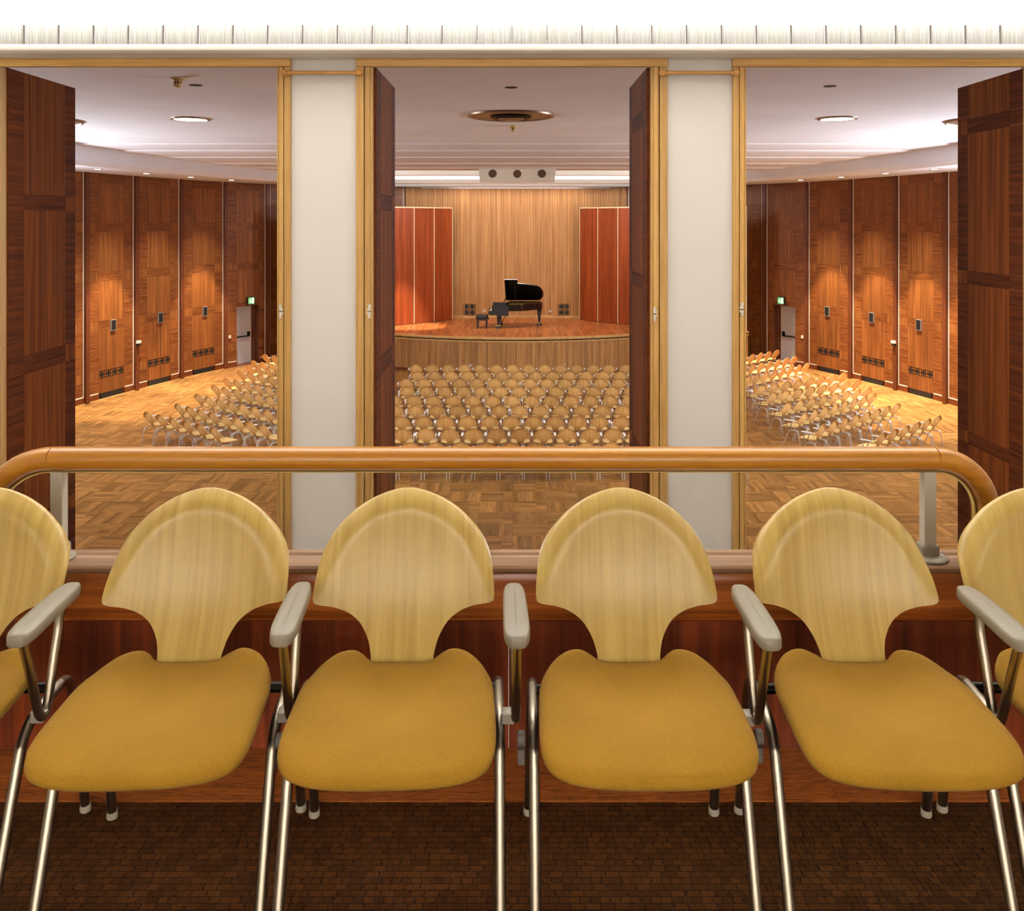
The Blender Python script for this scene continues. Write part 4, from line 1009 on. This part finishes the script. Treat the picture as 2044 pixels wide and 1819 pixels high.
cross_m = mesh_of(MB().tube([(-0.218, -0.02, 0.368), (0.218, -0.02, 0.368)], 0.012, 12), 'crossbar', 'dark_steel')
plate_m = mesh_of(B(-0.12, 0.12, -0.02, 0.20, 0.378, 0.412), 'seat_plate', 'black_metal', False)
clamp_m = mesh_of(MB().cbox(-0.250, -0.222, 0.096, 0.126, 0.364, 0.388, 0.003), 'arm_clamp', 'alu')
disc_m = mesh_of(MB().lathe([(0.004, -0.010), (0.014, -0.010), (0.016, -0.007), (0.016, 0.004), (0.013, 0.007), (0.004, 0.007)], 18, (0.246, 0.125, 0.340), 'X'), 'link_disc', 'link_grey')
tab_m = mesh_of(MB().cbox(0.236, 0.252, 0.118, 0.134, 0.288, 0.322, 0.002), 'link_tab', 'link_grey')
for gi, (x, dy, lab, yaw) in enumerate(gallery):
    t_ = thing('gallery_chair', (x, 2.0+dy, 0), lab, 'chair', PI+yaw, 'chairs in the gallery row')
    put('backrest', HI['backrest'], None, t_); put('seat', HI['seat'], None, t_)
    for s in (-1, 1):
        a = put('leg', HI['lf'][s], None, t_); put('foot_glide', gl_m[(s, 'f')], None, a)
        a = put('leg', HI['lr'][s], None, t_); put('foot_glide', gl_m[(s, 'r')], None, a)
    put('crossbar', cross_m, None, t_); put('seat_plate', plate_m, None, t_)
    a = put('armrest', HI['pad'], None, t_); put('arm_tube', HI['at'], None, t_); put('arm_clamp', clamp_m, None, t_)
    a = put('link_disc', disc_m, None, t_); put('link_tab', tab_m, None, a)

# chairs down in the hall
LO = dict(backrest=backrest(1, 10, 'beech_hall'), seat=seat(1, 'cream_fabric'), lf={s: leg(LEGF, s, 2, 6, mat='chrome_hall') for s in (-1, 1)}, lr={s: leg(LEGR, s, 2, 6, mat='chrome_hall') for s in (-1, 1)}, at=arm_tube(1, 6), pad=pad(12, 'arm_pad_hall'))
def hall_chair(x, y, yaw, lab, grp):
    t_ = thing('hall_chair', (x, y, HF), lab, 'chair', yaw, grp)
    put('backrest', LO['backrest'], None, t_); put('seat', LO['seat'], None, t_)
    for s in (-1, 1): put('leg', LO['lf'][s], None, t_); put('leg', LO['lr'][s], None, t_)
    put('armrest', LO['pad'], None, t_); put('arm_tube', LO['at'], None, t_); return t_
S_ = 0.507
ZROW = [18.16, 19.38, 20.62, 21.87, 23.1, 24.36, 25.6, 26.87, 28.15]
for r, zt in enumerate(ZROW):
    x0_ = -3.146 if r % 2 == 0 else -2.954
    seen = 0; hid = {'left': 0, 'right': 0}
    for n_ in range(16):
        x = x0_+n_*S_+random.uniform(-0.008, 0.008); y = zt+0.14+random.uniform(-0.012, 0.012)
        p_ = CX+x/zt*F; hw = 0.2*F/zt
        if p_+hw > 793 and p_-hw < 1254:
            lab = 'wooden hall chair in centre opening, %s row from the rail, %s from left' % (ORD[r], ORD[seen]); seen += 1; grp = 'centre block of hall chairs'
        else:
            sd = 'left' if p_ < 1000 else 'right'; hid[sd] += 1
            lab = 'wooden hall chair hidden by %s pier, %s row from rail, %s hidden one from left' % (sd, ORD[r], ORD[hid[sd]-1]); grp = 'hall chairs behind the %s pier' % ('left' if p_ < 1000 else 'right')
        hall_chair(x, y, random.uniform(-0.03, 0.03), lab, grp)
RROW = [((7.79, 19.03), (9.75, 20.7), 6), ((6.77, 19.77), (9.40, 22.1), 8), ((6.76, 21.0), (9.33, 23.4), 8), ((6.74, 22.2), (9.55, 24.3), 8), ((6.75, 23.5), (9.72, 25.5), 8),
        ((6.76, 24.6), (9.72, 26.6), 8), ((6.73, 25.95), (9.21, 28.4), 8), ((6.70, 27.45), (9.27, 29.85), 8), ((6.5, 28.95), (9.12, 31.35), 8)]
LROW = [((-6.59, 19.54), (-8.67, 21.1), 6)]+[((ox+2.72, oy-2.26), (ox, oy), 8) for ox, oy in ((-8.31, 22.05), (-8.27, 23.3), (-8.27, 24.6), (-8.30, 25.7), (-8.30, 27.0), (-8.35, 28.05), (-8.47, 28.95), (-8.47, 30.3))]
for side, R_ in (('left', LROW), ('right', RROW)):
    for r, (a, b, cnt) in enumerate(R_):
        a, b = Vector(a), Vector(b); d = (b-a).normalized()
        yaw = math.atan2(d.y, d.x) if side == 'right' else math.atan2(-d.y, -d.x)
        back = Vector((-math.sin(yaw), math.cos(yaw)))*0.14
        for k in range(cnt):
            p = a+(b-a)*(k/(cnt-1))+back
            lab = 'wooden hall chair in %s opening, %s row from the rail, %s from wall end' % (side, ORD[r], ORD[cnt-1-k])
            hall_chair(p.x, p.y, yaw+random.uniform(-0.04, 0.04), lab, '%s block of hall chairs' % side)
